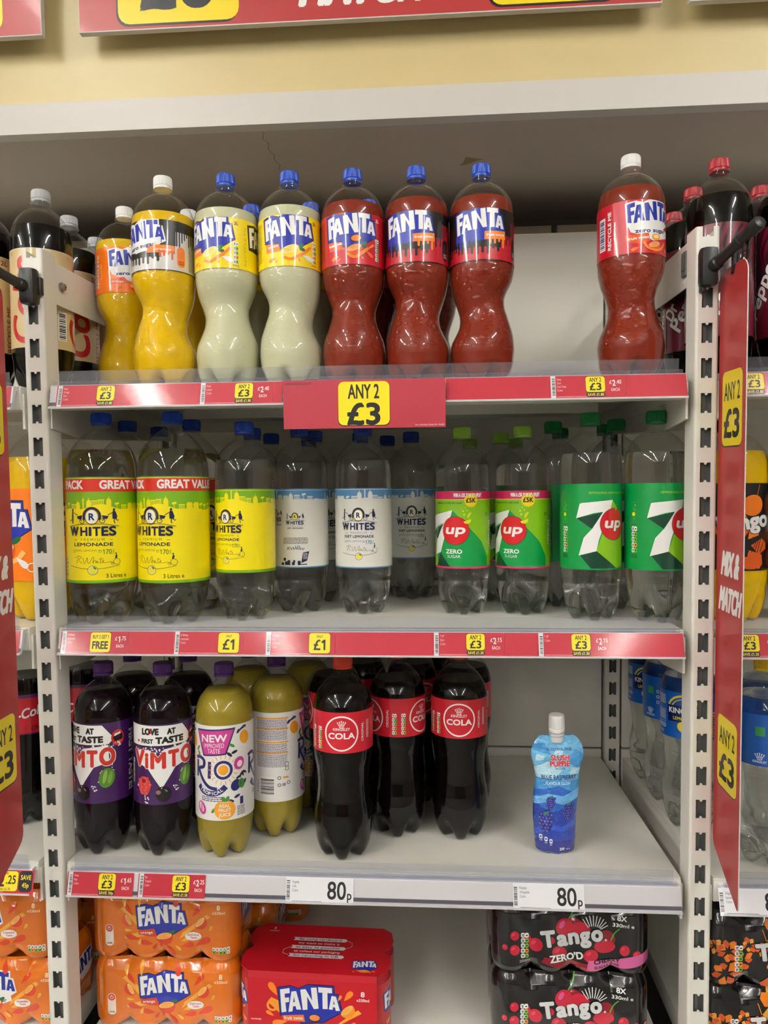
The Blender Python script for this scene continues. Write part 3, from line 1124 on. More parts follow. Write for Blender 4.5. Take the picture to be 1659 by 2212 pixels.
def crown(p, x, y, s, col):
    for k in range(-2, 3):
        p.line([(x + k * .7 * s, y), (x + k * 1.5 * s, y + (3.4 - abs(k) * .5) * s)], .5 * s, col, False)
        p.ell(x + k * 1.56 * s, y + (3.9 - abs(k) * .5) * s, .5 * s, .5 * s, col, n=8)
    p.line([(x - 2 * s, y - .6 * s), (x, y - s), (x + 2 * s, y - .6 * s)], .5 * s, col)


def cola_label():
    R, v0, h = 48.4, 175, 64
    p = Print()
    U = PI * R
    p.rect(-U, 0, U, h, (204, 28, 46))
    for q in range(3):
        with p.at((q - 1) * 2 * U / 3, 31):
            p.ring(0, 0, 25.2, 27.6, WHITE, n=48)
            crown(p, 0, 11.5, 2, WHITE)
            p.text(0, 4.6, 4.4, 'KINGSLEY', WHITE, w=27, bold=.03)
            p.text(0, -8.6, 9.8, 'COLA', WHITE, w=43, bold=.055)
            p.text(37.6, 0, 4.4, 'ORIGINAL', WHITE, w=30, bold=.02, rot=90)
            if q == 1:
                nutrition(p, -42, -27, 7.5, 36)
                p.lines(44, 16, 1.3, 14, 6, WHITE, seed=3)
            else:
                nutrition(p, 44, -27, 7.5, 36)
    return p.build('label_cola', cyl(R, v0), M['film'], cut=cylcuts(R), clip=(-U, 0, U, h))


def lemonade_label():
    R, v0, h = 48.4, 160, 79
    p = Print()
    U = PI * R
    B = (14, 92, 184)
    p.rect(-U, 0, U, h, B)
    for q in (0, 1):
        with p.at(q * U * .98 - (0 if q == 0 else U * .02), 40):
            if q == 0:
                for k in range(3):
                    p.ell(0, 8, 29 - k * 3.4, 27 - k * 3.4, (236, 214, 30) if k != 1 else B, n=30, a0=0, a1=180)
                p.ell(0, 8, 20, 19, (14, 70, 150), n=24, a0=0, a1=180)
                p.poly([(-30, 16), (34, 18), (32, -10), (-28, -12)], (16, 26, 84))
                p.text(2, 3, 9.6, 'KINGSLEY', WHITE, w=56, bold=.05)
                p.text(2, -8, 5.6, 'LEMONADE', (246, 224, 60), w=40, bold=.03)
                p.ell(2, -20, 13, 9.6, (240, 216, 40), rot=-15)
                p.ell(14, -24, 12, 9, (246, 226, 60), rot=15)
                p.ell(15, -24, 9, 6, (250, 240, 150), rot=15)
                p.ell(24, -14, 5, 2, (70, 150, 60), rot=30, n=9)
    nutrition(p, 44, 4, 12, 44)
    with p.at(-78, 0):                         # back panel
        p.rect(-30, 46, -16, 60, (60, 150, 90))
        for y in (52, 42, 32):
            p.ring(-8, y, 2, 3, WHITE, n=12)
        crown(p, -24, 12, 2, WHITE)
        p.text(-24, 5, 3.6, 'KINGSLEY', WHITE, w=20, bold=.03)
        p.lines(0, 70, 1.5, 7, 44, WHITE, seed=5)
        p.rect(0, 24, 44, 46, (150, 190, 230))
        p.rect(.8, 24.8, 43.2, 45.2, B)
        p.lines(2, 43, 1.3, 8, 40, WHITE, seed=6)
        p.lines(0, 20, 1.2, 4, 44, WHITE, seed=7)
        p.text(20, 5, 4, 'SERVE ICE COLD', WHITE, w=36, bold=.02)
    return p.build('label_kingsley', cyl(R, v0), M['film'], cut=cylcuts(R), clip=(-U, 0, U, h))


def script_coke(p, x, y, s, col, word='Coke'):
    """the flowing script, as strokes; s scales it, written left to right"""
    with p.at(x, y, s):
        p.line([(9, 14), (5, 15.5), (0, 9), (1, 2), (6, 0), (11, 3)], 2.6, col)
        p.line([(4, 15), (10, 18), (15, 15.5)], 1.8, col)
        p.ring(15.5, 4.2, 2.4, 4.8, col, n=18)
        if word == 'Coke':
            p.line([(22, 16), (22.4, 8), (22, 0)], 2.6, col)
            p.line([(23, 5), (28, 9), (27, 6), (24, 5), (28, 0), (31, 1.6)], 2.2, col)
            p.line([(31, 3), (37, 5), (37, 8.4), (33, 7), (32.6, 2), (36, -.4), (41, 3)], 2.3, col)
        else:
            p.line([(24, 15), (22.4, 6), (24, .4), (27, 3)], 2.4, col)
            p.line([(33, 7), (29, 6), (28.6, 1), (33, 1.6), (34, 7), (34, 1), (38, 2)], 2.2, col)


def coke_gold_label():
    R, v0, h = 48.6, 68, 158
    p = Print()
    U = PI * R
    G, RD = (208, 184, 134), (196, 24, 38)
    p.rect(-U, 0, U, h, G)
    for u in (-78, 22, 122, -178):
        p.text(u, 72, 44, 'Coke', RD, w=140, bold=.05, rot=90, shear=.22)
        p.ring(u - 44, 150, 1.4, 2, RD, n=12)
    p.text(34, 144, 8, '2L', (120, 30, 40), w=13, bold=.04)
    p.rect(34, 0, 74, 70, G)
    p.text(46, 40, 8.4, 'RECYCLE ME', (150, 30, 40), w=76, bold=.04, rot=90)
    p.rect(55, 14, 71, 62, WHITE)
    p.barcode(57, 16, 69, 60, INK, horiz=True)
    p.rect(-U, h - 1, U, h, (230, 214, 170))
    return p.build('label_gold', cyl(R, v0), M['film'], cut=cylcuts(R), clip=(-U, 0, U, h))


def pepper_label():
    R, v0, h = 48.6, 58, 166
    p = Print()
    U = PI * R
    A, B = (112, 18, 44), (44, 16, 34)
    p.rect(-U, 0, U, h, A)
    for q in (-1, 0, 1):
        cx = q * 105 + 10
        for k in range(12):                    # dark rays curling out from the badge
            a = 20 + k * 13
            pts = [(cx + (14 + t * 46) * math.cos(math.radians(a + 22 * math.sin(t * 3))), 70 + (18 + t * 80) * math.sin(math.radians(a))) for t in (0, .3, .6, 1)]
            p.line(pts, 4, B)
    for q in (-1, 0, 1):
        cx = q * 105 + 10
        p.ell(cx - 2, 44, 32, 40, A, n=30)
        p.text(cx + 6, 72, 24, 'Pepper', WHITE, w=98, bold=.05, rot=62, shear=.2, out=(.05, (40, 14, 26)))
        p.text(cx - 24, 60, 22, 'Dr', WHITE, w=26, bold=.05, rot=62, shear=.2, out=(.05, (40, 14, 26)))
    p.rect(-54, 0, -34, h, A)
    p.text(-40, 44, 9, 'RECYCLE', (226, 190, 196), w=70, bold=.04, rot=90)
    p.lines(-60, 92, 1.8, 6, 10, (226, 190, 196))
    p.rect(-U, 0, U, 2, (90, 12, 34))
    return p.build('label_maroon', cyl(R, v0), M['film'], cut=cylcuts(R), clip=(-U, 0, U, h))


def cherry_label():
    R, v0, h = 48.6, 165, 70
    p = Print()
    U = PI * R
    p.rect(-U, 0, U, h, (196, 18, 38))
    p.rect(-U, h - 6, U, h, (84, 30, 96))
    p.rect(-U, 0, U, 2, (84, 30, 96))
    for q in (-1, 0, 1):
        with p.at(q * 102 - 20, 26, 1, rot=12):
            p.text(0, 0, 17, 'Coca-Cola', WHITE, w=88, bold=.04, shear=.3)
        p.text(q * 102 + 18, 7, 9, 'cherry', (60, 12, 20), w=34, bold=.02, shear=.15)
    return p.build('label_cherry', cyl(R, v0), M['film'], cut=cylcuts(R), clip=(-U, 0, U, h))


def fanta_big_label():
    R, v0, h = 57.2, 68, 150
    p = Print()
    U = PI * R
    p.rect(-U, 0, U, h, (250, 128, 12))
    for q in (0, 1):
        with p.at(q * 150 - 30, 0):
            fanta_logo(p, 0, 96, 106)
            citrus(p, 6, 50, 22, 18, (228, 84, 22), (250, 220, 160), (248, 150, 30))
            p.ell(30, 66, 10, 5, (20, 110, 60), rot=30)
            p.line([(-20, 40), (0, 28), (30, 34), (44, 48)], 8, (252, 190, 110))
            p.drop(-26, 34, 26, 14, 200, (252, 190, 110))
            p.drop(40, 30, 26, 15, -40, WHITE)
    p.ring(26, 22, 6, 7.6, WHITE, n=20)
    p.text(52, h - 18, 9, '3L', (250, 226, 200), w=13, bold=.03)
    return p.build('label_orange_large', cyl(R, v0), M['film'], cut=cylcuts(R), clip=(-U, 0, U, h))


def burst(p, x, y, s, c1, c2, seed=1):
    r = random.Random(seed)
    for k in range(7):
        a = k * 51 + r.uniform(-12, 12)
        l, w = r.uniform(.6, 1.1) * s, r.uniform(.3, .5) * s
        ca, sa = math.cos(math.radians(a)), math.sin(math.radians(a))
        q = [(0, 0), (l * .6, w), (l, w * .5), (l * 1.05, -w * .2), (l * .5, -w)]
        p.poly([(x + ca * i - sa * j + ca * s * .3, y + sa * i + ca * j + sa * s * .3) for i, j in q], c1 if k % 2 else c2)


def tango_bottle_label():
    R, v0, h = 49.3, 82, 134
    p = Print()
    U = PI * R
    O1, O2 = (240, 124, 20), (224, 92, 24)
    p.rect(-U, 0, U, h, (16, 15, 17))
    for q in (-1, 0, 1):
        with p.at(q * 103, 0):
            burst(p, 0, 40, 34, O1, O2, 3 + q)
            p.ell(14, 100, 18, 16, O1, rot=20)
            p.line([(20, 112), (26, 132)], 1, O1)
            p.ell(10, 12, 20, 10, O2)
            p.text(0, 62, 26, 'Tango', WHITE, w=92, bold=.07, rot=8, out=(.06, INK))
            for k in range(7):
                p.line([(4 + k * 5, 44 + k % 3 * 4), (-4 + k * 5, 28)], 1.2, INK, False)
    nutrition(p, -54, 8, 11, 48)
    p.rect(-U, 0, U, 1.5, INK)
    return p.build('label_black_orange', cyl(R, v0), M['film'], cut=cylcuts(R), clip=(-U, 0, U, h))

# ------------------------------------------------------------------ the shelves' levels
DECK = {1: (-.206, .03), 2: (-.582, .03), 3: (-.958, .05), 4: (-1.287, .0)}


def deck_z(k, y):
    z, t = DECK[k]
    return z - t * y + ZO


# ------------------------------------------------------------------ the shop round the shelving
def structure(name, me, m, parent=None):
    o = link(name, me, m, parent)
    if parent is None:
        o['kind'] = 'structure'
    return o


structure('floor', box_mesh('floor', (-4, 4, -10, .8, -.05, 0)), M['floor'])
structure('ceiling', box_mesh('ceiling', (-4, 4, -10, .8, 3.0, 3.05)), M['ceil'])
structure('wall_back', box_mesh('wall_back', (-4, 4, .76, .8, 0, 3.0)), M['wall'])
structure('wall_front', box_mesh('wall_front', (-4, 4, -10, -9.96, 0, 3.0)), M['aisle'])
structure('wall_left', box_mesh('wall_left', (-4.04, -4, -10, .8, 0, 3.0)), M['wall'])
structure('wall_right', box_mesh('wall_right', (4, 4.04, -10, .8, 0, 3.0)), M['wall'])
wu = structure('wall_upper', box_mesh('wall_upper', (-4, 4, .2, .76, .306 + ZO, 3.0)), M['cream'])
so = structure('soffit', box_mesh('soffit', (-4, 4, .214, .76, .262 + ZO, .306 + ZO)), M['soffit'], wu)
bm = bmesh.new()
prism_x(bm, [(.186, .254 + ZO), (.212, .254 + ZO), (.212, .262 + ZO), (.2, .262 + ZO), (.2, .309 + ZO), (.186, .306 + ZO)], -4, 4)
structure('trim_1', bm_mesh(bm, 'trim'), M['fascia'])
# a hairline crack and a torn bit of tape on the soffit
r_ = random.Random(3)
cp = [(-.192 + .012 * math.sin(k * 1.7) * .3 + r_.uniform(-.0012, .0012), .225 + k * .0125) for k in range(15)]
p = Print()
p.line([(a * 1000, -b * 1000) for a, b in cp], .9, (50, 42, 34), False)


def under(u, v, off):
    z = 0 * u
    return np.stack([u * .001, -v * .001, .262 + ZO - off], 1), np.stack([z, z, z - 1], 1)


link('crack', p.build('crack', under, M['paper']), None, so)
p = Print()
p.poly([(176, -372), (212, -386), (200, -392), (176, -410), (165, -412), (172, -398)], (150, 128, 88))
link('tape_scrap', p.build('tape', under, M['paper']), None, so)
for i, x in enumerate((-3.4, -1.28, 1.75)):
    for j, y in enumerate((-1.75, -3.45, -5.15, -6.85, -8.55)):
        L = empty('ceiling_light', (x, y, 3.0), label='ceiling tube light in the %s row, %s of three across' % (('first', 'second', 'third', 'fourth', 'fifth')[j], ('first', 'second', 'third')[i]), cat='ceiling light', group='ceiling tube lights over the aisle')
        link('housing', box_mesh('housing', (-.07, .07, -.64, .64, -.035, 0), bevel=.006), M['fascia'], L)
        for sx in (-.032, .032):
            bm = bmesh.new()
            bmesh.ops.create_cone(bm, cap_ends=True, segments=14, radius1=.014, radius2=.014, depth=1.23, matrix=Matrix.Translation((sx, 0, -.052)) @ Matrix.Rotation(PI / 2, 4, 'X'))
            link('tube', bm_mesh(bm, 'tube', True, .6), M['lamp'], L)

# ------------------------------------------------------------------ uprights


def slotted_face(bm, w, n, z_top, y, th, pitch=.05, sw=.0155, sh=.0285):
    """strip of sheet steel punched with hook slots: the tab halfway along each slot end stands into the hole"""
    def slot(zc):
        hw, hh, t = sw / 2, sh / 2, .0022
        q = [(-hw, zc - hh)]
        q += [(-t, zc - hh)] + [(t * math.cos(a), zc - hh + t * 1.5 * math.sin(a)) for a in (PI * .75, PI * .5, PI * .25)] + [(t, zc - hh)]
        q += [(hw, zc - hh), (hw, zc + hh)]
        q += [(t, zc + hh)] + [(t * math.cos(a), zc + hh - t * 1.5 * math.sin(a)) for a in (PI * .25, PI * .5, PI * .75)] + [(-t, zc + hh)]
        q += [(-hw, zc + hh)]
        return q
    for k in range(n):
        z1 = z_top - k * pitch + (pitch / 2 if k else 0)
        z0 = z_top - k * pitch - pitch / 2
        if k == 0:                                # the post's top cuts through a slot
            q = slot(0)
            half = [(a, min(b, 0)) for a, b in q if b <= 0]
            out = [(-w / 2, -pitch / 2), (w / 2, -pitch / 2), (w / 2, 0), (sw / 2, 0), (sw / 2, -sh / 2), (.0022, -sh / 2), (.0016, -sh / 2 + .0024), (-.0016, -sh / 2 + .0024), (-.0022, -sh / 2), (-sw / 2, -sh / 2), (-sw / 2, 0), (-w / 2, 0)]
            loops = [[(a, z_top + b) for a, b in out]]
        else:
            loops = [[(-w / 2, z0), (w / 2, z0), (w / 2, z1), (-w / 2, z1)], [(a, z_top - k * pitch + b) for a, b in slot(0)]]
        vec = [[Vector((a, b, 0)) for a, b in l] for l in loops]
        tri = tessellate_polygon(vec)
        pts = [p for l in loops for p in l]
        fr = [bm.verts.new((a, y, b)) for a, b in pts]
        bk = [bm.verts.new((a, y + th, b)) for a, b in pts]
        for t in tri:
            bm.faces.new([fr[i] for i in t])
            bm.faces.new([bk[i] for i in t[::-1]])
        o = 0
        for l in loops:
            m = len(l)
            for i in range(m):
                j = (i + 1) % m
                if l is loops[0] and abs(pts[o + i][1] - pts[o + j][1]) < 1e-9 and abs(pts[o + i][0] - pts[o + j][0]) > .02:
                    continue
                bm.faces.new((fr[o + i], fr[o + j], bk[o + j], bk[o + i]))
            o += m


def post_mesh(depth=.04, w=.033, top=0.0):
    bm = bmesh.new()
    r = .004
    slotted_face(bm, w - 2 * r, 32, top, 0, .0018)
    zb = top - 31.5 * .05
    for s in (-1, 1):                              # rounded folds and the returned sides
        arc = [(s * (w / 2 - r + r * math.sin(a)), r - r * math.cos(a)) for a in (0, PI / 8, PI / 4, PI * 3 / 8, PI / 2)] + [(s * w / 2, depth)]
        inn = [(x - s * .0016, yy) for x, yy in arc[::-1][:2]] + [(s * (w / 2 - r - .0002), .0018)]
        prof = arc + inn
        a = [bm.verts.new((x, yy, zb)) for x, yy in prof]
        b = [bm.verts.new((x, yy, top)) for x, yy in prof]
        for i in range(len(prof)):
            j = (i + 1) % len(prof)
            bm.faces.new((a[i], a[j], b[j], b[i]))
        bm.faces.new(b)
    return bm_mesh(bm, 'post', True, .5)


POST = post_mesh()
CHAN = box_mesh('channel', (-.0145, -.0015, .0125, .0145, -1.56, -.03), (.0035, .0145, .0125, .0145, -1.56, -.03), (-.0015, .0035, .009, .011, -1.56, -.03))
CHAN_HALF = box_mesh('channel_half', (-.0030, .0020, .009, .011, -1.56, -.03), (.002, .0145, .0125, .0145, -1.56, -.03))


REARY = .545


def upright(x, label, bar_side):
    U = empty('shelving_upright', (x, 0, ZO), label=label, cat='shelving upright')
    link('front_post', POST, M['steel'], U)
    link('inner_channel', CHAN if bar_side > 0 else CHAN_HALF, M['galv'], U)
    R = link('rear_post', POST, M['steel'], U, (.0, REARY, .17))
    link('rear_channel', CHAN, M['metaldark'], U, (.0, REARY, .17))
    bx = .0138 if bar_side > 0 else -.0138
    bar = box_mesh('tie_bar', (-.0012, .0012, .02, REARY + .02, -.075, -.01), bevel=.0008)
    B = link('tie_bar', bar, M['steel'], U, (bx, 0, 0))
    if bar_side > 0:
        bm = lathe([(0, .0075), (.003, .0075), (.003, .0052), (.0075, .0052), (.0085, .0035), (.0085, .0018), (.004, .0018)], 16)
        me = bm_mesh(bm, 'bolt', True, .5)
        link('bolt', me, M['chrome'], B, (.0012, .058, -.045), (0, PI / 2, 0))
    else:
        link('clamp_plate', box_mesh('clamp_plate', (-.004, 0, .04, .058, -.058, -.022), (-.0055, -.004, .044, .054, -.05, -.03), bevel=.001), M['galv'], B, (-.0012, 0, 0))
    link('foot', box_mesh('foot', (-.016, .016, -.01, REARY + .05, -ZO, -1.578), bevel=.002), M['steel'], U)
    return U


upright(-.4965, 'cream slotted upright left of the middle bay, zinc bolt in its top bar', 1)
upright(.5025, 'cream slotted upright right of the middle bay, grey clamp plate on its top bar', -1)

# back panels
for i, nm in ((-1, 'left bay, behind the gold-label cola bottles'), (0, 'middle bay, mostly bare at its right end'), (1, 'right bay, behind the maroon-label bottles')):
    P_ = empty('back_panel', (i * 1.0 + .003, REARY + .012, ZO), label='pale painted back panel of the ' + nm, cat='back panel')
    for z0, z1 in ((-1.45, -.972), (-.968, -.59), (-.586, .17)):
        link('panel', box_mesh('panel', (-.478, .478, 0, .012, z0, z1), bevel=.002), M['panel'], P_)
    link('rear_strip', box_mesh('rear_strip', (-.478, .375, .06, .08, -.3, .205), bevel=.002), M['tan'], P_) if i < 1 else None
    link('rear_strip', box_mesh('rear_strip', (.388, .478, .06, .08, -.3, .205), bevel=.002), M['tan'], P_) if i < 1 else None

# ------------------------------------------------------------------ shelves
RY0, RY1, RH = -.006, -.016, .033           # the ticket rail leans: its foot stands forward


def rail_top(k):
    return {1: -.2085, 2: -.5845, 3: -.9665}[k]


def shelf(k, label):
    z0, t = DECK[k]
    S_ = empty('shelf', (0, 0, ZO), label=label, cat='shelf')
    bm = bmesh.new()
    w = .476
    add_box(bm, -w, w, .004, REARY - .004, z0 - .002, z0, shear=t)
    add_box(bm, -w, w, .004, .006, z0 - .034, z0 - .002, shear=t)
    add_box(bm, -w, w, .006, .03, z0 - .036, z0 - .034, shear=t)
    add_box(bm, -w, w, REARY - .006, REARY - .004, z0 - .03, z0 - .002, shear=t)
    for s in (-1, 1):
        add_box(bm, min(s * w, s * (w - .002)), max(s * w, s * (w - .002)), .006, REARY - .006, z0 - .034, z0 - .002, shear=t)
    bmesh.ops.bevel(bm, geom=[e for e in bm.edges if abs(e.verts[0].co.y - .004) < 1e-5 and abs(e.verts[1].co.y - .004) < 1e-5 and e.verts[0].co.z > z0 - .004 and e.verts[1].co.z > z0 - .004], offset=.0015, segments=2, affect='EDGES')
    link('deck', bm_mesh(bm, 'deck'), M['deck'], S_)
    bm = bmesh.new()
    for y0 in (.06, .28):
        add_box(bm, -.36, .41, y0, y0 + .07, z0 - .026, z0 - .002, shear=t)
    link('stiffener', bm_mesh(bm, 'stiffener'), M['steel'], S_)
    for s in (-1, 1):
        bm = bmesh.new()
        prism_x(bm, [(.008, z0 - .012), (.008, z0 - .066), (.10, z0 - .074 - t * .1), (REARY - .02, z0 - .05 - t * .5), (REARY - .02, z0 - .012 - t * .5)], s * .4765 - .0003, s * .4795 + .0003)
        link('bracket', bm_mesh(bm, 'bracket'), M['steel'], S_)
    zt = rail_top(k)
    bm = bmesh.new()
    prism_x(bm, [(.004, zt + .001), (RY0 + .001, zt + .001), (RY0 - .001, zt - .001), (RY1 + .0006, zt - RH + .001), (RY1 - .0024, zt - RH + .0004), (RY1 - .0022, zt - RH - .0022), (RY1 + .004, zt - RH - .0016), (.0, zt - .006), (.004, zt - .006)], -.469, .472)
    link('ticket_rail', bm_mesh(bm, 'ticket_rail'), M['rail'], S_)
    bm = bmesh.new()
    f = lambda q: (RY0 + (RY1 - RY0) * q, zt - RH * q)
    a, b = f(.78), f(.92)
    prism_x(bm, [(a[0] - .0012, a[1]), (b[0] - .0012, b[1]), (b[0] + .0008, b[1]), (a[0] + .0008, a[1])], -.4685, .4715)
    link('rail_groove', bm_mesh(bm, 'rail_groove'), M['raildark'], S_)
    # clear riser that keeps the bottles from sliding off, with its stiffening rib
    bm = bmesh.new()
    prism_x(bm, [(-.002, zt + .001), (-.002, zt + .0225), (-.0005, zt + .0225), (-.0005, zt + .001)], -.4605, .463)
    prism_x(bm, [(-.0075, zt + .001), (-.0075, zt + .0062), (-.0022, zt + .0062), (-.0022, zt + .001)], -.4645, .467)
    link('clear_riser', bm_mesh(bm, 'clear_riser'), M['riser'], S_)
    bm = bmesh.new()
    c = [bm.verts.new(q) for q in ((-.469, RY0 - .0034, zt + .0005), (.472, RY0 - .0034, zt + .0005), (.472, RY1 - .0034, zt - RH), (-.469, RY1 - .0034, zt - RH))]
    bm.faces.new(c)
    link('ticket_cover', bm_mesh(bm, 'ticket_cover'), M['cover'], S_)
    return S_


names = {1: 'top', 2: 'middle', 3: 'bottom'}
what = {1: 'holding the pinch-waisted bottles', 2: 'holding the clear lemonade bottles', 3: 'half empty, with the blue pouch on it'}
for k in (1, 2, 3):
    s0 = shelf(k, 'white %s shelf of the middle bay %s' % (names[k], what[k]))
    for dx, side, w2 in ((-1.0, 'left', {1: 'under the gold-label colas', 2: 'under the large orange bottles', 3: 'under the cherry colas'}), (1.0, 'right', {1: 'under the maroon-label bottles', 2: 'under the black-label orange bottles', 3: 'under the blue-label lemonades'})):
        c = copy_tree(s0)
        c.location.x = dx
        c['label'] = 'white %s shelf of the %s bay %s' % (names[k], side, w2[k])
b0 = None
for dx, nm in ((0, 'middle bay under the orange and black can packs'), (-1, 'left bay under the white-logo can packs'), (1, 'right bay under the black orange can packs')):
    B = empty('base_shelf', (dx, 0, ZO), label='white base shelf of the ' + nm, cat='shelf')
    z0 = DECK[4][0]
    link('deck', box_mesh('deck', (-.476, .476, .0, REARY - .004, z0 - .04, z0), bevel=.002), M['deck'], B)
    link('plinth', box_mesh('plinth', (-.455, .455, .04, .06, -ZO, z0 - .04)), M['metaldark'], B)
    link('riser_lip', box_mesh('riser_lip', (-.47, .47, -.004, .0, z0 - .03, z0 + .012), bevel=.001), M['riser'], B)

# ------------------------------------------------------------------ bottles


def pchip(xs, ys, n):
    """smooth monotone curve through the profile points, n steps per interval"""
    xs, ys = np.array(xs, float), np.array(ys, float)
    h = np.diff(xs)
    d = np.diff(ys) / h
    m = np.zeros(len(xs))
    m[0], m[-1] = d[0], d[-1]
    for i in range(1, len(xs) - 1):
        if d[i - 1] * d[i] > 0:
            w1, w2 = 2 * h[i] + h[i - 1], h[i] + 2 * h[i - 1]
            m[i] = (w1 + w2) / (w1 / d[i - 1] + w2 / d[i])
    X, Y = [], []
    for i in range(len(xs) - 1):
        for k in range(n):
            t = k / n
            X.append(xs[i] + t * h[i])
            Y.append((2 * t ** 3 - 3 * t * t + 1) * ys[i] + (t ** 3 - 2 * t * t + t) * h[i] * m[i] + (-2 * t ** 3 + 3 * t * t) * ys[i + 1] + (t ** 3 - t * t) * h[i] * m[i + 1])
    return X + [xs[-1]], Y + [ys[-1]]


NSEG = 80
TH = np.arange(NSEG) * 2 * PI / NSEG
LOBE = 1 - (.5 - .5 * np.cos(5 * TH)) ** 2.2


def body_rings(prof, foot=.66, twist=None, inset=0.0, level=None):
    """rings from the five-footed base up to the neck (or to the drink's level)"""
    zb, rb = prof[0]
    rings = []
    nb = 12
    for i in range(nb, 0, -1):
        t = i / nb
        s, c = math.sin(t * PI / 2), math.cos(t * PI / 2)
        rv, zv = rb * c, zb - (zb - .012) * s
        if t < .78:
            q = t / .78
            rf = rb * (1 - (1 - foot) * q ** 2.2)
            zf = zb * (1 - q) ** 1.25
        else:
            q = (t - .78) / .22
            rf = rb * foot * (1 - q) ** .8
            zf = .010 * q * q
        w = LOBE
        r = w * rf + (1 - w) * rv
        z = w * zf + (1 - w) * zv
        if inset:
            r = np.maximum(r - inset, 0)
            z = z + inset
        rings.append((r, z))
    Z, R = pchip([a for a, b in prof], [b for a, b in prof], 4)
    for z, r in zip(Z, R):
        if level is not None and z > level:
            r = float(np.interp(level, Z, R))
            rings.append((np.full(NSEG, r - inset), np.full(NSEG, level)))
            break
        if twist:
            amp, zc, hw, ph = twist
            b = math.exp(-((z - zc) / hw) ** 2)
            zz = z + amp * np.cos(TH - ph) * b
            rr = np.interp(zz, Z, R)
        else:
            rr = np.full(NSEG, r)
        rings.append((rr - inset, np.full(NSEG, z)))
    return rings


def ring_mesh(rings, name, top=True):
    bm = bmesh.new()
    vs = []
    for r, z in rings:
        vs.append([bm.verts.new((float(r[i]) * math.sin(TH[i]), -float(r[i]) * math.cos(TH[i]), float(z[i]))) for i in range(NSEG)])
    for a, b in zip(vs, vs[1:]):
        for i in range(NSEG):
            j = (i + 1) % NSEG
            bm.faces.new((a[i], a[j], b[j], b[i]))
    bm.faces.new(vs[0][::-1])
    if top:
        bm.faces.new(vs[-1])
    me = bm_mesh(bm, name, True, .9)
    return me


def cap_mesh(z0, z1, r, n=96):
    h = z1 - z0
    rib = [(1 if i % 2 else .955) for i in range(n)]
    one = [1] * n
    rows = [(z0, r * .93, one), (z0, r * .985, one), (z0 + h * .17, r * .985, one), (z0 + h * .19, r * .93, one), (z0 + h * .24, r * .96, one),
            (z0 + h * .26, r, rib), (z1 - h * .16, r * .985, rib), (z1 - h * .07, r * .955, one), (z1, r * .89, one), (z1 + .0002, r * .4, one)]
    bm = loft([[(rr * q[i] * math.cos(2 * PI * i / n), rr * q[i] * math.sin(2 * PI * i / n), z) for i in range(n)] for z, rr, q in rows])
    return bm_mesh(bm, 'cap', True, .45)


def neck(z, r=.0140):
    return [(z, r), (z + .004, r * .98), (z + .0048, r + .0026), (z + .0062, r + .0026), (z + .007, r * .95), (z + .012, r * .9)]


SH = dict(
    pinch=dict(prof=[(.030, .0478), (.046, .0493), (.062, .0478), (.080, .0410), (.100, .0348), (.112, .0342), (.126, .0372), (.148, .0458), (.166, .0490), (.174, .0493), (.252, .0493), (.262, .0487), (.275, .0455), (.288, .0385), (.298, .0285), (.3035, .0195)] + neck(.3065), foot=.74, twist=(.015, .108, .045), cap=(.3145, .3335, .0148)),
    tall=dict(prof=[(.056, .0455), (.070, .0478), (.084, .0482), (.217, .0482), (.248, .0480), (.262, .0466), (.276, .0420), (.289, .0322), (.2965, .0225), (.301, .0162)] + neck(.304), foot=.68, cap=(.3115, .3315, .0160)),
    white=dict(prof=[(.054, .0462), (.066, .0484), (.080, .0489), (.215, .0489), (.243, .0486), (.257, .0470), (.271, .0420), (.284, .0318), (.291, .0225), (.2955, .0162)] + neck(.298), foot=.68, cap=(.3055, .3255, .0160)),
    large=dict(prof=[(.056, .0540), (.068, .0562), (.082, .0567), (.235, .0567), (.252, .0560), (.268, .0530), (.285, .0446), (.300, .0312), (.309, .0212), (.313, .0160)] + neck(.315), foot=.68, cap=(.3205, .3405, .0166)),
    round=dict(prof=[(.050, .0450), (.062, .0465), (.076, .0468), (.218, .0468), (.234, .0458), (.249, .0416), (.263, .0318), (.2725, .0222), (.277, .0160)] + neck(.2795), foot=.68, cap=(.2865, .3070, .0160)),
    waist=dict(prof=[(.046, .0462), (.058, .0478), (.072, .0470), (.094, .0434), (.115, .0420), (.137, .0432), (.160, .0472), (.174, .0480), (.240, .0480), (.254, .0452), (.268, .0382), (.280, .0282), (.287, .0200), (.290, .0155)] + neck(.292), foot=.68, cap=(.2995, .3195, .0160)),
    dome=dict(prof=[(.050, .0462), (.062, .0480), (.072, .0482), (.226, .0482), (.247, .0476), (.265, .0450), (.280, .0394), (.293, .0296), (.301, .0200), (.305, .0155)] + neck(.307), foot=.68, cap=(.3145, .3330, .0152)),
)
_shell, _caps, _drinks = {}, {}, {}


def parts_for(shape, level):
    sh = SH[shape]
    tw = sh.get('twist')
    tw = (*tw, 1.2) if tw else None
    if shape not in _shell:
        _shell[shape] = ring_mesh(body_rings(sh['prof'], sh['foot'], tw), 'bottle_' + shape)
        _caps[shape] = cap_mesh(*sh['cap'])
    if (shape, level) not in _drinks:
        _drinks[(shape, level)] = ring_mesh(body_rings(sh['prof'], sh['foot'], tw, .0009, level), 'drink_' + shape)
    return _shell[shape], _caps[shape], _drinks[(shape, level)]


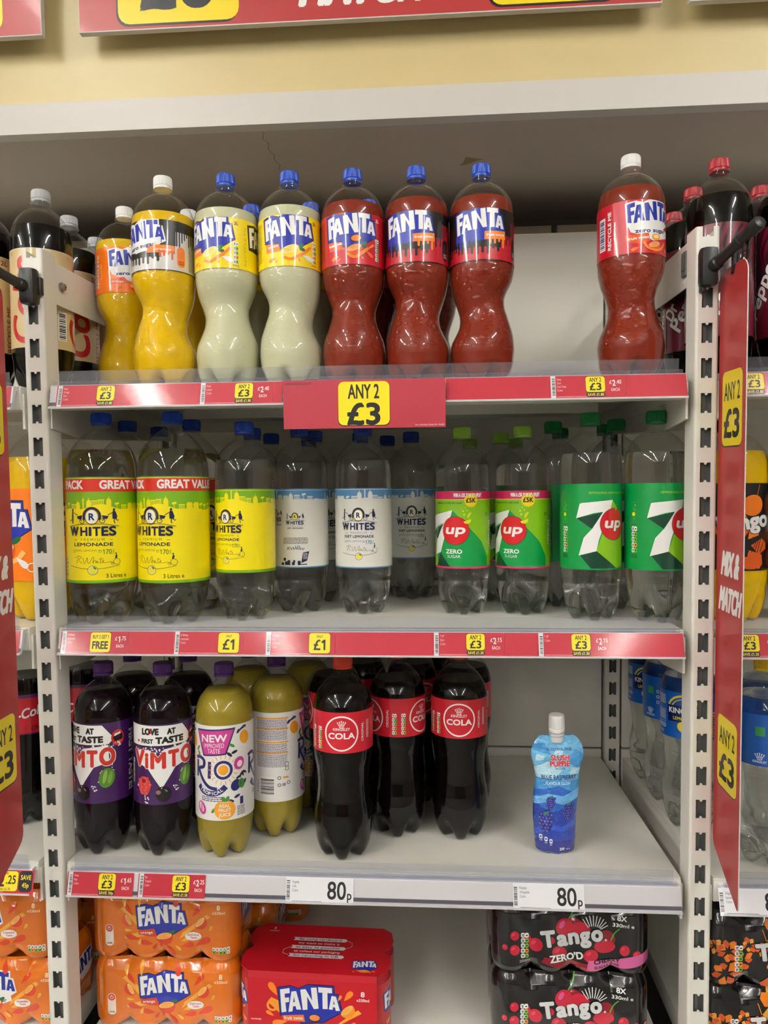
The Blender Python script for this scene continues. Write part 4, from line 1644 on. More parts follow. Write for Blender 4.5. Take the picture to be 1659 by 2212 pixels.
KIND = dict(      # shape, level, drink, cap colour, label maker
    lemon=('pinch', .268, 'lemon', 'cap_blue', lambda: fanta_label('lemon')),
    twist=('pinch', .272, 'fruit', 'cap_blue', lambda: fanta_label('twist')),
    blackred=('pinch', .274, 'fruit', 'cap_blue', lambda: fanta_label('blackred')),
    twistzero=('pinch', .276, 'fruit', 'cap_white', lambda: fanta_label('twistzero')),
    orangezero=('pinch', .266, 'orange', 'cap_white', lambda: fanta_label('orangezero')),
    blackorange=('pinch', .266, 'orange', 'cap_white', lambda: fanta_label('blackorange')),
    whites=('white', .262, 'water', 'cap_blue', lambda: whites_label('lemon')),
    diet=('white', .262, 'water', 'cap_navy', lambda: whites_label('diet')),
    big=('large', .279, 'water', 'cap_blue', lambda: whites_label('big')),
    zero=('tall', .264, 'water', 'cap_lime', lambda: seven_label(True)),
    seven=('tall', .266, 'water', 'cap_green', lambda: seven_label(False)),
    purple=('round', .262, 'vimto', 'cap_purple', vimto_label),
    tropical=('round', .265, 'rio', 'cap_purple', rio_label),
    cola=('waist', .266, 'cola', 'cap_orange', cola_label),
    lemonade=('waist', .262, 'water', 'cap_yellow', lemonade_label),
    gold=('dome', .267, 'cola', 'cap_silver', coke_gold_label),
    maroon=('dome', .271, 'cola', 'cap_red', pepper_label),
    cherry=('dome', .262, 'cola', 'cap_purple', cherry_label),
    orangebig=('large', .270, 'orange', 'cap_navy', fanta_big_label),
    tango=('white', .266, 'orange', 'cap_black', tango_bottle_label),
)
NAME = dict(lemon='cloudy_lemon_bottle', twist='fruit_soda_bottle', blackred='fruit_soda_bottle', twistzero='fruit_soda_bottle', orangezero='orange_soda_bottle', blackorange='orange_soda_bottle',
            whites='lemonade_bottle', diet='lemonade_bottle', big='large_lemonade_bottle', zero='lime_soda_bottle', seven='lime_soda_bottle', purple='berry_soda_bottle', tropical='tropical_soda_bottle',
            cola='cola_bottle', lemonade='lemonade_bottle', gold='cola_bottle', maroon='cola_bottle', cherry='cola_bottle', orangebig='large_orange_bottle', tango='orange_soda_bottle')
_first = {}
SCALE = dict(zero=.955)


def bottle(kind, x, y, k, label, rot=0, body=0, group=None, yaw=None):
    """stand a bottle on shelf k; rot turns the label (degrees), body turns the moulding"""
    if kind not in _first:
        shape, lev, drink, cap, lab = KIND[kind]
        sh, cp, dr = parts_for(shape, lev)
        o = empty(NAME[kind], (0, 0, 0))
        for nm, me, m in (('bottle_body', sh, 'petb' if shape == 'pinch' else 'pet'), ('drink', dr, drink), ('cap', cp, cap)):
            ch = link(nm, me, None, o)
            if len(me.materials) == 0:
                me.materials.append(M[m])
            ch.material_slots[0].link = 'OBJECT'
            ch.material_slots[0].material = M[m]
        link('label', lab(), None, o)
        _first[kind] = o
        r = o
    else:
        r = copy_tree(_first[kind])
    t = math.atan(DECK[k][1])
    r.rotation_mode = 'ZYX'
    r.rotation_euler = (-t, 0, math.radians(rot))
    for ch in r.children:
        if ch.name.startswith(('bottle_body', 'drink')):
            ch.rotation_euler.z = math.radians(body - rot)
    r.location = (x, y, deck_z(k, y) + .0004)
    if kind in SCALE:
        r.scale = (SCALE[kind],) * 3
    tag(r, label, 'bottle', group)
    for q in ('group',):
        if not group and q in r:
            del r[q]
    return r

# ------------------------------------------------------------------ price tickets in the rails
TR = (194, 30, 52)


def rail_surf(u, v, off):
    q = 1 - v / 33.0
    y = (RY1 - RY0) * (q - 1) - .0014 - off
    z = v * .001
    n = np.array((0, -.957, .29))
    return np.stack([u * .001, y, z], 1), np.tile(n, (len(u), 1))


def ticket(k, x0, x1, label, name=(), badge=None, price=None, plain=False, white=None, bx=None, px=None, bar=True, save=None, group=None):
    w = (x1 - x0) * 1000
    p = Print()
    if white:
        p.rect(0, -2.5, w, 33.5, (236, 236, 240))
        p.barcode(1.2, 3, 6.4, 29, INK, horiz=True, seed=len(label))
        for i, t in enumerate(name):
            p.text(10, 25.4 - i * 5.6, 3.6, t, INK, al='l', sx=.62, bold=.0)
        p.lines(10, .8, .9, 1, 46, INK)
        p.text(w - 26, 4.5, 24, white, INK, w=29, bold=.025, al='c')
        p.text(w - 6.4, 4.5, 12.5, 'p', INK, bold=.035, sx=.85)
    else:
        p.rect(0, 0, w, 33, TR)
        if not plain:
            if bar:
                p.rect(1.5, .2, 8.5, 32.8, (226, 226, 228))
                p.barcode(3.4, 4, 7.6, 30, INK, horiz=True, seed=len(label))
            for i, t in enumerate(name):
                p.text(10.4, 26.4 - i * 5.4, 3.3, t, (246, 214, 220), al='l', sx=.62, bold=.0)
            p.lines(10, 2, .9, 1, min(60, w - 14), (240, 200, 208), seed=k)
        if badge:
            b = (bx if bx is not None else w * .6)
            big = badge[0] in ('BUY 2 GET 1', 'ONLY', 'NOW')
            if badge[0] == 'NOW':
                p.rect(b - 22, 3, b + 22, 32, INK, r=5)
                p.rect(b - 21.4, 3.6, b + 21.4, 31.4, YEL, r=4.6)
                p.text(b, 26.2, 4.4, 'NOW', INK, w=10, bold=.02)
                p.text(b - 14, 9.6, 13, '£', INK, w=6, bold=.03)
                p.text(b - 5, 9.6, 17, '2', INK, w=9.4, bold=.045)
                p.text(b + 10, 13.6, 12, '.25', INK, w=16, bold=.03)
                p.text(b, 4.8, 3.4, 'WAS £2.70', INK, w=20, bold=.02)
                p.rect(b + 23, 3, b + 45, 32, (30, 28, 38), r=5)
                p.text(b + 34, 19.6, 6.6, 'SAVE', YEL, w=17, bold=.03)
                p.text(b + 34, 9, 6.6, '45p', YEL, w=11, bold=.03)
            else:
                hw = 16 if big else 13.6
                y0 = 3 if big else 8.6
                p.rect(b - hw - .6, y0 - .6, b + hw + .6, 32.2, INK, r=4)
                p.rect(b - hw, y0, b + hw, 31.6, YEL, r=3.8)
                if badge[0] == 'BUY 2 GET 1':
                    p.text(b, 22.4, 5.4, badge[0], INK, w=25, bold=.03)
                    p.text(b, 7.4, 11.4, badge[1], INK, w=25, bold=.05)
                elif big:
                    p.text(b, 25, 3.6, badge[0], INK, w=9.6, bold=.02)
                    p.text(b, 7.4, 15, badge[1], INK, w=18, bold=.035)
                else:
                    p.text(b, 23.4, 6.4, badge[0], INK, w=17, bold=.03)
                    p.text(b, 11, 11, badge[1], INK, w=17, bold=.045)
        if save:
            b = (bx if bx is not None else w * .6)
            p.rect(b - 13.4, 1.4, b + 13.4, 8.2, INK, r=3.2)
            p.text(b, 2.8, 4.2, save, (246, 226, 90), w=23, bold=.03)
        if price:
            x = px if px is not None else w - 12
            p.text(x - 5.4, 20, 5.4, '£', WHITE, w=3.6, bold=.02)
            p.text(x - .6, 17, 9, price[0], WHITE, w=4.6 if price[0] != '1' else 3, bold=.045)
            p.text(x + 6, 20, 6, price[1], WHITE, w=7.6, bold=.02)
            p.text(x + 1, 9.6, 4.6, 'EACH', WHITE, w=11.4, bold=.02)
    me = p.build('ticket', rail_surf, M['paper'])
    o = link('price_ticket', me, None, None, (x0, RY1, rail_top(k) - RH + ZO))
    return tag(o, label, 'price ticket' if not plain else 'shelf strip', group)


A2 = ('ANY 2', '£3')
ticket(1, -.458, -.3396, 'red price ticket, yellow badge, leftmost on the middle bay top shelf', ('Fanta', 'Orange', 'Zero', '2 Litre'), A2, None, bx=76, save='SAVE £1.80')
ticket(1, -.3394, -.238, 'plain red strip between the orange and lemon tickets on the top shelf', plain=True)
ticket(1, -.2378, -.127, 'red price ticket under the yellow-label lemon bottles, yellow badge and £2.40', ('Fanta', 'Lemon', '2 Litre'), A2, ('2', '.40'), bx=67, px=95, save='SAVE £1.80')
ticket(1, -.1268, -.1125, 'short plain red strip just left of the hanging red sign', plain=True)
ticket(1, .1283, .2775, 'long plain red strip right of the hanging red sign on the top shelf', plain=True)
ticket(1, .2777, .3852, 'red price ticket right of the hanging sign, below the top shelf gap', ('Fanta', 'Zero', 'Fruit Twist', '2 Litre'), A2, ('2', '.40'), bx=65, px=92, save='SAVE £1.80')
ticket(1, .3854, .471, 'plain red strip at the right end of the middle bay top shelf', plain=True)
ticket(2, -.4653, -.3584, 'red price ticket with yellow BUY 2 GET 1 FREE badge', ('R Whites', 'Lemonade', '3 Litre'), ('BUY 2 GET 1', 'FREE'), ('1', '.75'), bx=63, px=93)
ticket(2, -.3582, -.2875, 'plain red strip right of the buy two get one free ticket', plain=True)
ticket(2, -.2873, -.1802, 'red price ticket with yellow ONLY £1 badge under yellow-label bottles', ('R Whites', 'Lemonade', '2 Litre'), ('ONLY', '£1'), bx=85)
ticket(2, -.18, -.1465, 'short plain red strip between the two ONLY £1 tickets', plain=True)
ticket(2, -.1463, -.0402, 'red price ticket with yellow ONLY £1 badge under pale-blue-label bottles', ('R Whites', 'Diet', 'Lemonade', '2 Litre'), ('ONLY', '£1'), bx=83)
ticket(2, -.04, .1066, 'long plain red strip in the middle of the middle shelf rail', plain=True)
ticket(2, .1068, .2118, 'red price ticket under the lime and pink label bottles, badge and £2.15', ('7 UP', 'Zero', '2 Litre'), A2, ('2', '.15'), bx=63, px=92, save='SAVE £1.30')
ticket(2, .212, .2605, 'plain red strip between the two £2.15 tickets', plain=True)
ticket(2, .2607, .3655, 'red price ticket under the green-label bottles, badge and £2.15', ('7 UP', '2 Litre'), A2, ('2', '.15'), bx=63, px=92, save='SAVE £1.30')
ticket(2, .3657, .471, 'plain red strip at the right end of the middle shelf rail', plain=True)
ticket(3, -.4685, -.3621, 'red price ticket under the purple-label bottles, save 30p', ('Vimto', 'Fizzy', '2 Litre'), A2, ('1', '.65'), bx=64, px=93, save='SAVE 30p')
ticket(3, -.3546, -.248, 'red price ticket under the white tropical-label bottles, save £1.50', ('Rio', 'Tropical', '2 Litre'), A2, ('2', '.25'), bx=68, px=95, save='SAVE £1.50')
ticket(3, -.1216, -.0171, 'white 80p price ticket under the red-label cola bottles', ('Kingsley', 'Cola', '2 Litre'), white='80')
ticket(3, .2243, .33, 'white 80p price ticket under the blue pouch', ('Kingsley', 'Orangeade', '2 Litre'), white='80')
ticket(1, -.98, -.531, 'plain red strip on the left bay top shelf, beside the slotted upright', plain=True)
ticket(2, -.98, -.531, 'plain red strip on the left bay middle shelf, beside the slotted upright', plain=True)
ticket(3, -.64, -.5225, 'red price ticket with NOW £2.25 badge and black save 45p tab', (), ('NOW',), bx=70, bar=False)
ticket(1, .53, .66, 'red price ticket on the right bay top shelf, behind the red fin', ('Dr Pepper', '2 Litre'), A2, ('2', '.40'), bx=34, px=66, save='SAVE £1.80')
ticket(2, .53, .66, 'red price ticket on the right bay middle shelf, behind the red fin', ('Tango', 'Orange', '2 Litre'), A2, ('2', '.15'), bx=34, px=66, save='SAVE £1.30')
ticket(3, .526, .632, 'white 80p price ticket on the right bay, behind the red fin tip', ('Kingsley', 'Lemonade', '2 Litre'), white='80')

# ------------------------------------------------------------------ signs
SR = (180, 54, 54)


def wall_sign(x0, x1, label, z0=.404, hh=.30):
    w = (x1 - x0) * 1000
    h = hh * 1000
    o = empty('promotion_sign', (x0, .158, z0 + ZO), label=label, cat='sign', group='red signs over the shelving')
    link('board', box_mesh('board', (0, w / 1000, 0, .012, 0, hh), bevel=.0008), M['fascia'], o)
    p = Print()
    p.rect(1.5, 2, w - 1.5, h - 1, SR)
    for b0, t in ((69, '£6'), (692, 'ANY 2')):
        p.rect(b0 - 3, 6, b0 + 204, 160, INK, r=20)
        p.rect(b0, 10, b0 + 207, 164, (240, 214, 20), r=20)
        if t == '£6':
            p.text(b0 + 102, 31, 110, t, INK, w=130, bold=.04)
        else:
            p.text(b0 + 102, 100, 34, 'ANY', INK, w=90, bold=.03)
            p.text(b0 + 102, 36, 50, '2', INK, w=44, bold=.04)
    p.text(478, 23, 66, 'MATCH', WHITE, w=206, bold=.07, shear=.2)
    p.text(478, 106, 66, 'MIX &', WHITE, w=180, bold=.07, shear=.2)
    link('print', p.build('sign_print', flat, M['board']), None, o)
    for x in (.2, w / 1000 - .2):
        link('standoff', box_mesh('standoff', (x - .02, x + .02, .012, .042, .2, .24)), M['metaldark'], o)
    return o


wall_sign(-.485, .482, 'red sign with two yellow badges on the cream wall, over the middle bay')
wall_sign(-1.517, -.55, 'red sign cut by the left picture edge, on the cream wall')
wall_sign(.525, 1.492, 'red sign cut by the right picture edge, on the cream wall')

o = empty('hanging_sign', (-.1095, -.0225, ZO - .2095 - .0705), label='red ANY 2 £3 sign hanging over the middle of the top shelf rail', cat='sign')
link('board', box_mesh('board', (0, .237, 0, .0012, 0, .0705)), M['fascia'], o)
p = Print()
p.rect(0, 0, 237, 70.5, (184, 52, 68))
p.rect(80.4, 3, 156.6, 67, INK, r=8)
p.rect(81, 4.4, 156, 67.4, YEL, r=8)
p.text(118, 42.5, 21, 'ANY 2', INK, w=46, bold=.03)
p.text(118, 4.6, 32, '£3', INK, w=49, bold=.05)
p.text(214, 2.6, 2.6, 'See individual tickets for details', (250, 220, 220), w=42, bold=.0)
p.lines(2, 66, 1, 2, 40, INK)
link('print', p.build('hanging_print', flat, M['board']), None, o)
link('hook', box_mesh('hook', (.03, .05, .0012, .0025, .05, .072), (.03, .05, .0012, .019, .0705, .072), bevel=.0003), M['rail'], o)
link('hook', box_mesh('hook', (.187, .207, .0012, .0025, .05, .072), (.187, .207, .0012, .019, .0705, .072), bevel=.0003), M['rail'], o)


def fin(x, yfar, side, label, clampx, tip):
    """aisle fin: a thin board standing out from the upright, hung on an arm; side = +1 shows its face to +x"""
    o = empty('aisle_fin', (x, yfar, ZO), label=label, cat='sign')
    W_ = 93
    out = [(0, -888), (0, -80), (2, -72), (8, -66)] + [(W_ - 20 + 20 * math.sin(a), -86 + 20 * math.cos(a)) for a in (0, .4, .8, 1.2, PI / 2)] + [(W_, -948), (W_ - 1, -953), (W_ - 4, -953)] + [(12, -908), (5, -903), (1, -896)]
    bm = bmesh.new()
    a = [bm.verts.new((-.0008, -d / 1000, z / 1000)) for d, z in out]
    b = [bm.verts.new((.0008, -d / 1000, z / 1000)) for d, z in out]
    n = len(out)
    for i in range(n):
        bm.faces.new((a[i], a[(i + 1) % n], b[(i + 1) % n], b[i]))
    for t in tessellate_polygon([[Vector((d, z, 0)) for d, z in out]]):
        bm.faces.new([a[i] for i in t])
        bm.faces.new([b[i] for i in t])
    link('board', bm_mesh(bm, 'fin_board'), M['fascia'], o)
    for sd in (1, -1):
        p = Print()
        fx = (lambda d: W_ - d) if sd > 0 else (lambda d: d)       # reading direction on this face
        p.poly([(fx(d), z) for d, z in out], SR)
        for zc in (-262, -752):
            p.rect(12, zc - 53, 81, zc + 52, INK, r=10)
            p.rect(13.5, zc - 51, 82, zc + 53, (238, 214, 24), r=10)
            p.text(47, zc + 12, 25, 'ANY 2', INK, w=54, bold=.02)
            p.text(47, zc - 40, 40, '£3', INK, w=54, bold=.05)
        for z, t in ((-497, 'MIX &'), (-548, 'MATCH')):
            p.text(47, z, 36, t, WHITE, w=62 if t == 'MIX &' else 76, bold=.07, shear=.2)

        def sf(u, v, off, sd=sd):
            d = (W_ - u) if sd > 0 else u
            N = np.tile(np.array((sd, 0, 0), float), (len(u), 1))
            return np.stack([sd * (.0008 + off), -d * .001, v * .001], 1), N
        link('print', p.build('fin_print', sf, M['board']), None, o)
    h = empty('fin_holder', (clampx, 0, ZO), label='black clamp and arm holding the ' + label, cat='sign holder')
    link('clamp', box_mesh('clamp', (-.0125, .0125, -.024, -.0004, -.088, -.033), bevel=.0085), M['black'], h)
    link('catch', box_mesh('catch', (.0115, .0165, -.010, -.0006, -.072, -.046) if side > 0 else (-.009, -.003, -.012, -.001, -.094, -.084), bevel=.001), M['black'], h)
    p = Print()
    p.text(7.2, -61, 2.6, 'AISLE FIN', (66, 68, 68), w=24, bold=.02, rot=-90)
    p.text(2.6, -61, 2.6, 'HOLDER', (66, 68, 68), w=17, bold=.02, rot=-90)
    link('lettering', p.build('holder_lettering', lambda u, v, off: (np.stack([u * .001, -.024 - off, v * .001], 1), np.tile((0., -1., 0.), (len(u), 1))), M['paper']), None, h)
    A, B = Vector((.004 * -side, -.020, -.062)), Vector(tip) - Vector((clampx, 0, 0))
    d = (B - A)
    Q = d.to_track_quat('Z', 'Y').to_matrix().to_4x4()
    Ln = d.length
    bm = lathe([(0, .0092), (.012, .0092), (.014, .0074), (Ln * .52, .0070), (Ln * .53, .0088), (Ln * .62, .0088), (Ln * .63, .0072), (Ln * .8, .0072), (Ln * .81, .0092), (Ln * .97, .0092), (Ln, .0078), (Ln + .0012, .004)], 20)
    bm.transform(Matrix.Translation(A) @ Q)
    link('arm', bm_mesh(bm, 'arm', True, .5), M['black'], h)
    for q in (.30, .66):
        c = A + d * q
        bm = bmesh.new()
        x1 = x - clampx
        for s in (-1, 1):
            bx_ = x1 + s * .0032
            prof = [(c.y - .004, c.z + .004), (c.y + .004, c.z + .004), (c.y + .003, c.z - .016), (c.y + .006, c.z - .026), (c.y + .002, c.z - .024), (c.y - .002, c.z - .016)]
            prism_x(bm, prof, bx_ - .0012, bx_ + .0012)
        link('clip', bm_mesh(bm, 'clip'), M['black'], h)


fin(.5225, .004, -1, 'red fin sign right of the middle bay', .4985, (.527, -.112, -.031))
fin(-.5245, -.034, 1, 'red fin sign left of the middle bay', -.4945, (-.523, -.125, -.040))

# ------------------------------------------------------------------ packs of cans


def pack_surface(W_=.256, D=.128, H=.120, n=4):
    r, p_ = .030, W_ / n
    a, b = W_ / 2 - r, D / 2 - r
    c = PI * r / 2
    half = 2 * a + 2 * b + 2 * c

    def S_(s, z):
        sg, t = np.sign(s), np.abs(s)
        x, y, nx, ny = (np.zeros_like(t) for _ in range(4))
        e = [a, a + c, a + c + 2 * b, a + 2 * c + 2 * b]
        k = t <= e[0]
        x[k], y[k], ny[k] = t[k], -D / 2, -1
        k = (t > e[0]) & (t <= e[1])
        g = (t[k] - e[0]) / r
        x[k], y[k], nx[k], ny[k] = a + r * np.sin(g), -b - r * np.cos(g), np.sin(g), -np.cos(g)
        k = (t > e[1]) & (t <= e[2])
        x[k], y[k], nx[k] = W_ / 2, -b + (t[k] - e[1]), 1
        k = (t > e[2]) & (t <= e[3])
        g = (t[k] - e[2]) / r
        x[k], y[k], nx[k], ny[k] = a + r * np.cos(g), b + r * np.sin(g), np.cos(g), np.sin(g)
        k = t > e[3]
        x[k], y[k], ny[k] = a - (t[k] - e[3]), D / 2, 1
        va = np.where(np.abs(ny) > .7, np.sin(PI * (x / p_ + n / 2)) ** 2, 0)
        va = np.where(np.abs(ny) > .7, np.where(np.abs(x) < W_ / 2 - p_ * .5, 1 - np.abs(np.sin(PI * (x / p_ + n / 2 + 0.0))) ** 1.0, 0), np.where(np.abs(nx) > .7, 1 - np.minimum(1, np.abs(y) / (D / 4)) ** .8, 0))
        zz = [0, .004, .012, .026, .06, H - .030, H - .020, H - .012, H - .004, H]
        ins = np.interp(z, zz, [.0075, .003, .0008, 0, 0, .0002, .0016, .0048, .0092, .0104])
        den = np.interp(z, zz, [.012, .010, .0065, .003, .0012, .0032, .006, .009, .013, .014])
        lift = np.interp(z, [0, .03, H - .03, H], [.009, 0, 0, -.006])
        o = ins + den * va
        return np.stack([sg * (x - nx * o), y - ny * o, z + lift * va], 1)

    def f(u, v, off):
        s, z = u * .001, v * .001
        P0 = S_(s, z)
        ds, dz = S_(s + 5e-4, z) - S_(s - 5e-4, z), S_(s, np.minimum(z + 5e-4, H)) - S_(s, np.maximum(z - 5e-4, 0))
        N = np.cross(ds, dz)
        N /= np.linalg.norm(N, axis=1)[:, None] + 1e-12
        return P0 + N * off[:, None], N
    return f, half * 1000, H * 1000


def pack_core(name, H=.120, W_=.256, D=.128):
    """can tops standing in the film's open top, and the tray of ends below"""
    bm = bmesh.new()
    for i in range(4):
        for j in range(2):
            x, y = (i - 1.5) * W_ / 4, (j - .5) * D / 2
            b = lathe([(.001, .024), (.008, .0282), (H - .028, .0282), (H - .013, .0236), (H - .003, .0214), (H - .003, .0202), (H - .007, .0196)], 20)
            b.transform(Matrix.Translation((x, y, 0)))
            me = bpy.data.meshes.new('t')
            b.to_mesh(me)
            b.free()
            bm.from_mesh(me)
            bpy.data.meshes.remove(me)
    return bm_mesh(bm, name, True, .5)


def pack_print(kind):
    f, U, H = pack_surface()
    p = Print()
    if kind in ('orange', 'zero'):
        bg, r1, y1 = (222, 114, 14), (214, 62, 22), (238, 170, 60)
        p.rect(-U, 0, U, H, bg)
        for ox in (0,):
            p.poly([(-36, 56), (-72, 88), (-66, 92), (-20, 60)], y1)
            p.poly([(-40, 50), (-66, 40), (-64, 36), (-20, 46)], y1)
            p.poly([(36, 52), (78, 84), (84, 80), (30, 40)], y1)
            fanta_logo(p, 0, 74, 84, WHITE if kind == 'orange' else (28, 44, 150), BLUE if kind == 'orange' else WHITE, NAVY if kind == 'orange' else None)
            if kind == 'zero':
                p.poly([(-30, 52), (34, 60), (36, 50), (4, 38), (-26, 44)], WHITE)
                p.text(2, 47, 7, 'zero sugar', (28, 36, 120), w=50, bold=.03)
            p.poly([(-40, 54), (-13, 57), (-8, 42), (-40, 46)], r1)
            p.text(-26, 48, 4.6, 'orange', WHITE, w=21, bold=.03, rot=3)
            p.ell(18, 52, 6, 3, (20, 110, 60), rot=30)
            citrus(p, 4, 44, 15, 14, r1, (250, 210, 130), (246, 160, 40))
            for x, y, l, w_, a, c in ((-56, 86, 24, 12, 130, r1), (60, 88, 24, 12, 50, r1), (-50, 40, 26, 14, 170, r1), (-26, 32, 22, 13, 170, r1), (44, 30, 22, 14, 10, r1), (-2, 26, 12, 6, 90, r1), (14, 20, 24, 12, 310, r1), (70, 36, 30, 16, 30, r1), (-58, 52, 14, 7, 180, y1), (40, 40, 16, 9, 20, y1), (28, 26, 14, 8, 320, y1), (-38, 34, 12, 8, 250, y1), (-66, 100, 18, 10, 100, y1), (84, 60, 12, 7, 60, y1), (-12, 26, 14, 8, 240, r1), (52, 60, 10, 6, 60, y1), (-38, 104, 26, 10, 90, y1), (24, 106, 22, 14, 280, r1)):
                p.drop(x, y, l, w_, a, c)
            citrus(p, -58, 70, 11, -60, r1, (250, 214, 140), (246, 166, 50))
            citrus(p, 66, 70, 12, 45, r1, (250, 214, 140), (246, 166, 50))
            p.ell(54, 46, 14, 7.4, WHITE)
            p.text(54, 47, 3.6, 'Delicious' if kind == 'orange' else 'Irresistible', r1, w=19, bold=.04)
            p.text(54, 42, 3.6, 'Taste', r1, w=11, bold=.04)
            p.rect(-98, 24, -84, 62, (240, 226, 214), r=6.5)
            p.ell(-91, 55, 6, 6, r1)
            p.ring(-91, 55, 2.4, 3.2, WHITE, n=14)
            p.rect(-91.5, 55, -90.5, 59, WHITE)
            p.text(-91, 27.6, 3, 'MORE', INK, w=9, bold=.04)
            p.text(98, 92, 8, '8', (250, 226, 180), bold=.05)
            p.text(98, 85, 4.8, 'x330ml', (250, 226, 180), w=22, bold=.04)
            with p.at(86, 22, 1, rot=-90):
                nutrition(p, -6, 0, 12, 30)
        for sd in (-1, 1):
            with p.at(sd * (128 + 60), 0):
                fanta_logo(p, 0, 66, 70, WHITE if kind == 'orange' else (28, 44, 150), BLUE if kind == 'orange' else WHITE, NAVY if kind == 'orange' else None)
                p.lines(-24, 32, 2, 6, 46, (250, 220, 180))
                p.drop(-40, 90, 24, 12, 130, r1)
                p.drop(40, 30, 24, 12, 330, r1)
    else:
        ch = kind == 'cherry'
        c1, c2, c3 = ((206, 26, 56), (150, 14, 36), (226, 84, 150)) if ch else ((240, 130, 24), (222, 92, 30), (246, 170, 50))
        p.rect(-U, 0, U, H, (17, 16, 18))
        if ch:
            p.line([(-10, 86), (4, 106), (8, 119)], 2, (90, 170, 60))
            p.ell(2, 82, 17, 13, c2, rot=10)
            p.ell(-12, 80, 14, 15, c1)
            p.ell(14, 77, 15, 13, c1)
            p.ell(-16, 85, 4, 7, c3, rot=-30)
            p.ell(54, 62, 15, 15, c2, rot=30)
            p.ell(52, 50, 17, 11, c1)
            p.line([(62, 60), (68, 72), (76, 80)], 1.8, (90, 170, 60))
            for x, y, q in ((-92, 64, 8), (-92, 40, 9), (-72, 60, 7), (-58, 50, 12), (-34, 58, 7), (84, 44, 9), (-20, 38, 12), (30, 34, 12), (104, 36, 8), (-108, 44, 5)):
                p.ell(x, y, q, q * .9, c1, rot=x)
                p.ell(x - q * .3, y + q * .3, q * .4, q * .25, (226, 60, 90), rot=40, n=10)
            p.poly([(-50, 20), (-20, 10), (20, 6), (60, 8), (128, 22), (128, 34), (100, 26), (20, 20), (-44, 30)], c2)
            p.poly([(24, 8), (66, 8), (128, 24), (128, 42), (66, 28), (26, 26)], (222, 104, 166))
            p.text(56, 21, 8, 'CHERRY', INK, w=42, bold=.06, rot=4)
            p.text(56, 12, 5.4, 'SUGAR FREE', INK, w=40, bold=.04, rot=4)
            p.text(-8, 24, 13, "ZERO'D", WHITE, w=54, bold=.06, rot=9, out=(.06, INK))
        else:
            burst(p, 0, 86, 34, c1, c3, 4)
            burst(p, 10, 22, 40, c1, c2, 8)
            for x, y, q in ((-92, 60, 14), (-70, 44, 14), (-96, 24, 18), (-60, 70, 10), (70, 30, 16), (84, 66, 14), (-40, 66, 9), (-112, 66, 10)):
                burst(p, x, y, q, c1 if q > 12 else c3, c2, int(abs(x)))
            p.line([(-12, 70), (-24, 104)], 1.4, c1)
            p.line([(-34, 78), (-40, 96)], 1.2, c1)
        for k in range(9):
            a = math.radians(20 + k * 14)
            p.line([(34 + 12 * math.cos(a), 76 + 8 * math.sin(a)), (34 + 25 * math.cos(a), 76 + 25 * math.sin(a))], 1.3, WHITE, False)
        for i, (c, x, hh, w_) in enumerate((('T', -36, 29, 24), ('a', -14, 28, 18), ('n', 4, 28, 18), ('g', 22, 28, 18), ('o', 41, 28, 19))):
            p.text(x, 46 + i * 3.2, hh, c, (222, 222, 224), w=w_, bold=.08, rot=8, out=(.05, INK))
        p.ell(54, 61, 1.8, 1.8, (222, 222, 224), n=10)
        nutrition(p, -82, 26, 12.5, 44)
        p.lines(-84, 22, 1.2, 3, 18, (220, 200, 200))
        p.text(80, 92, 8.4, '8X', WHITE, w=15, bold=.05, rot=-3)
        p.text(82, 82, 6, '330ml e', WHITE, w=34, bold=.04, rot=-3)
        for sd in (-1, 1):
            with p.at(sd * 190, 0):
                p.lines(-34, 90, 2, 14, 40, (190, 190, 190), seed=5)
                burst(p, 20, 40, 22, c1, c2, 3)
    return p.build('wrap_' + kind, f, M['wrap'], step=.12, cut=[-U + 2.7 * i for i in range(1, int(2 * U / 2.7))], cutv=[2, 4, 6, 8, 10, 12, 14, 17, 20, 23, 27, 34, 42, 50, 60, 70, 80, 86, 90, 92.5, 95, 97, 99, 102, 105, 108, 111, 114, 117, 118.5], clip=(-U, 0, U, H))


PCORE = pack_core('cans')
MCAN = dict(orange=mat('can_orange', (206, 104, 20), .3, metal=.3), zero=mat('can_orange_zero', (214, 108, 22), .3, metal=.3), cherry=mat('can_black', (22, 21, 24), .25, metal=.3), tango=mat('can_black_orange', (24, 22, 24), .25, metal=.3))
_pk = {}


def pack(kind, x, y, z, label, rot=0, group=None):
    if kind not in _pk:
        o = empty('can_multipack', (0, 0, 0))
        link('film', pack_print(kind), None, o)
        c = link('cans', PCORE, None, o)
        c['kind'] = 'stuff'
        if len(PCORE.materials) == 0:
            PCORE.materials.append(MCAN[kind])
        c.material_slots[0].link = 'OBJECT'
        c.material_slots[0].material = MCAN[kind]
        _pk[kind] = o
        r = o
    else:
        r = copy_tree(_pk[kind])
    r.location = (x, y, z + ZO)
    r.rotation_euler = (0, 0, math.radians(rot))
    return tag(r, label, 'multipack', group)


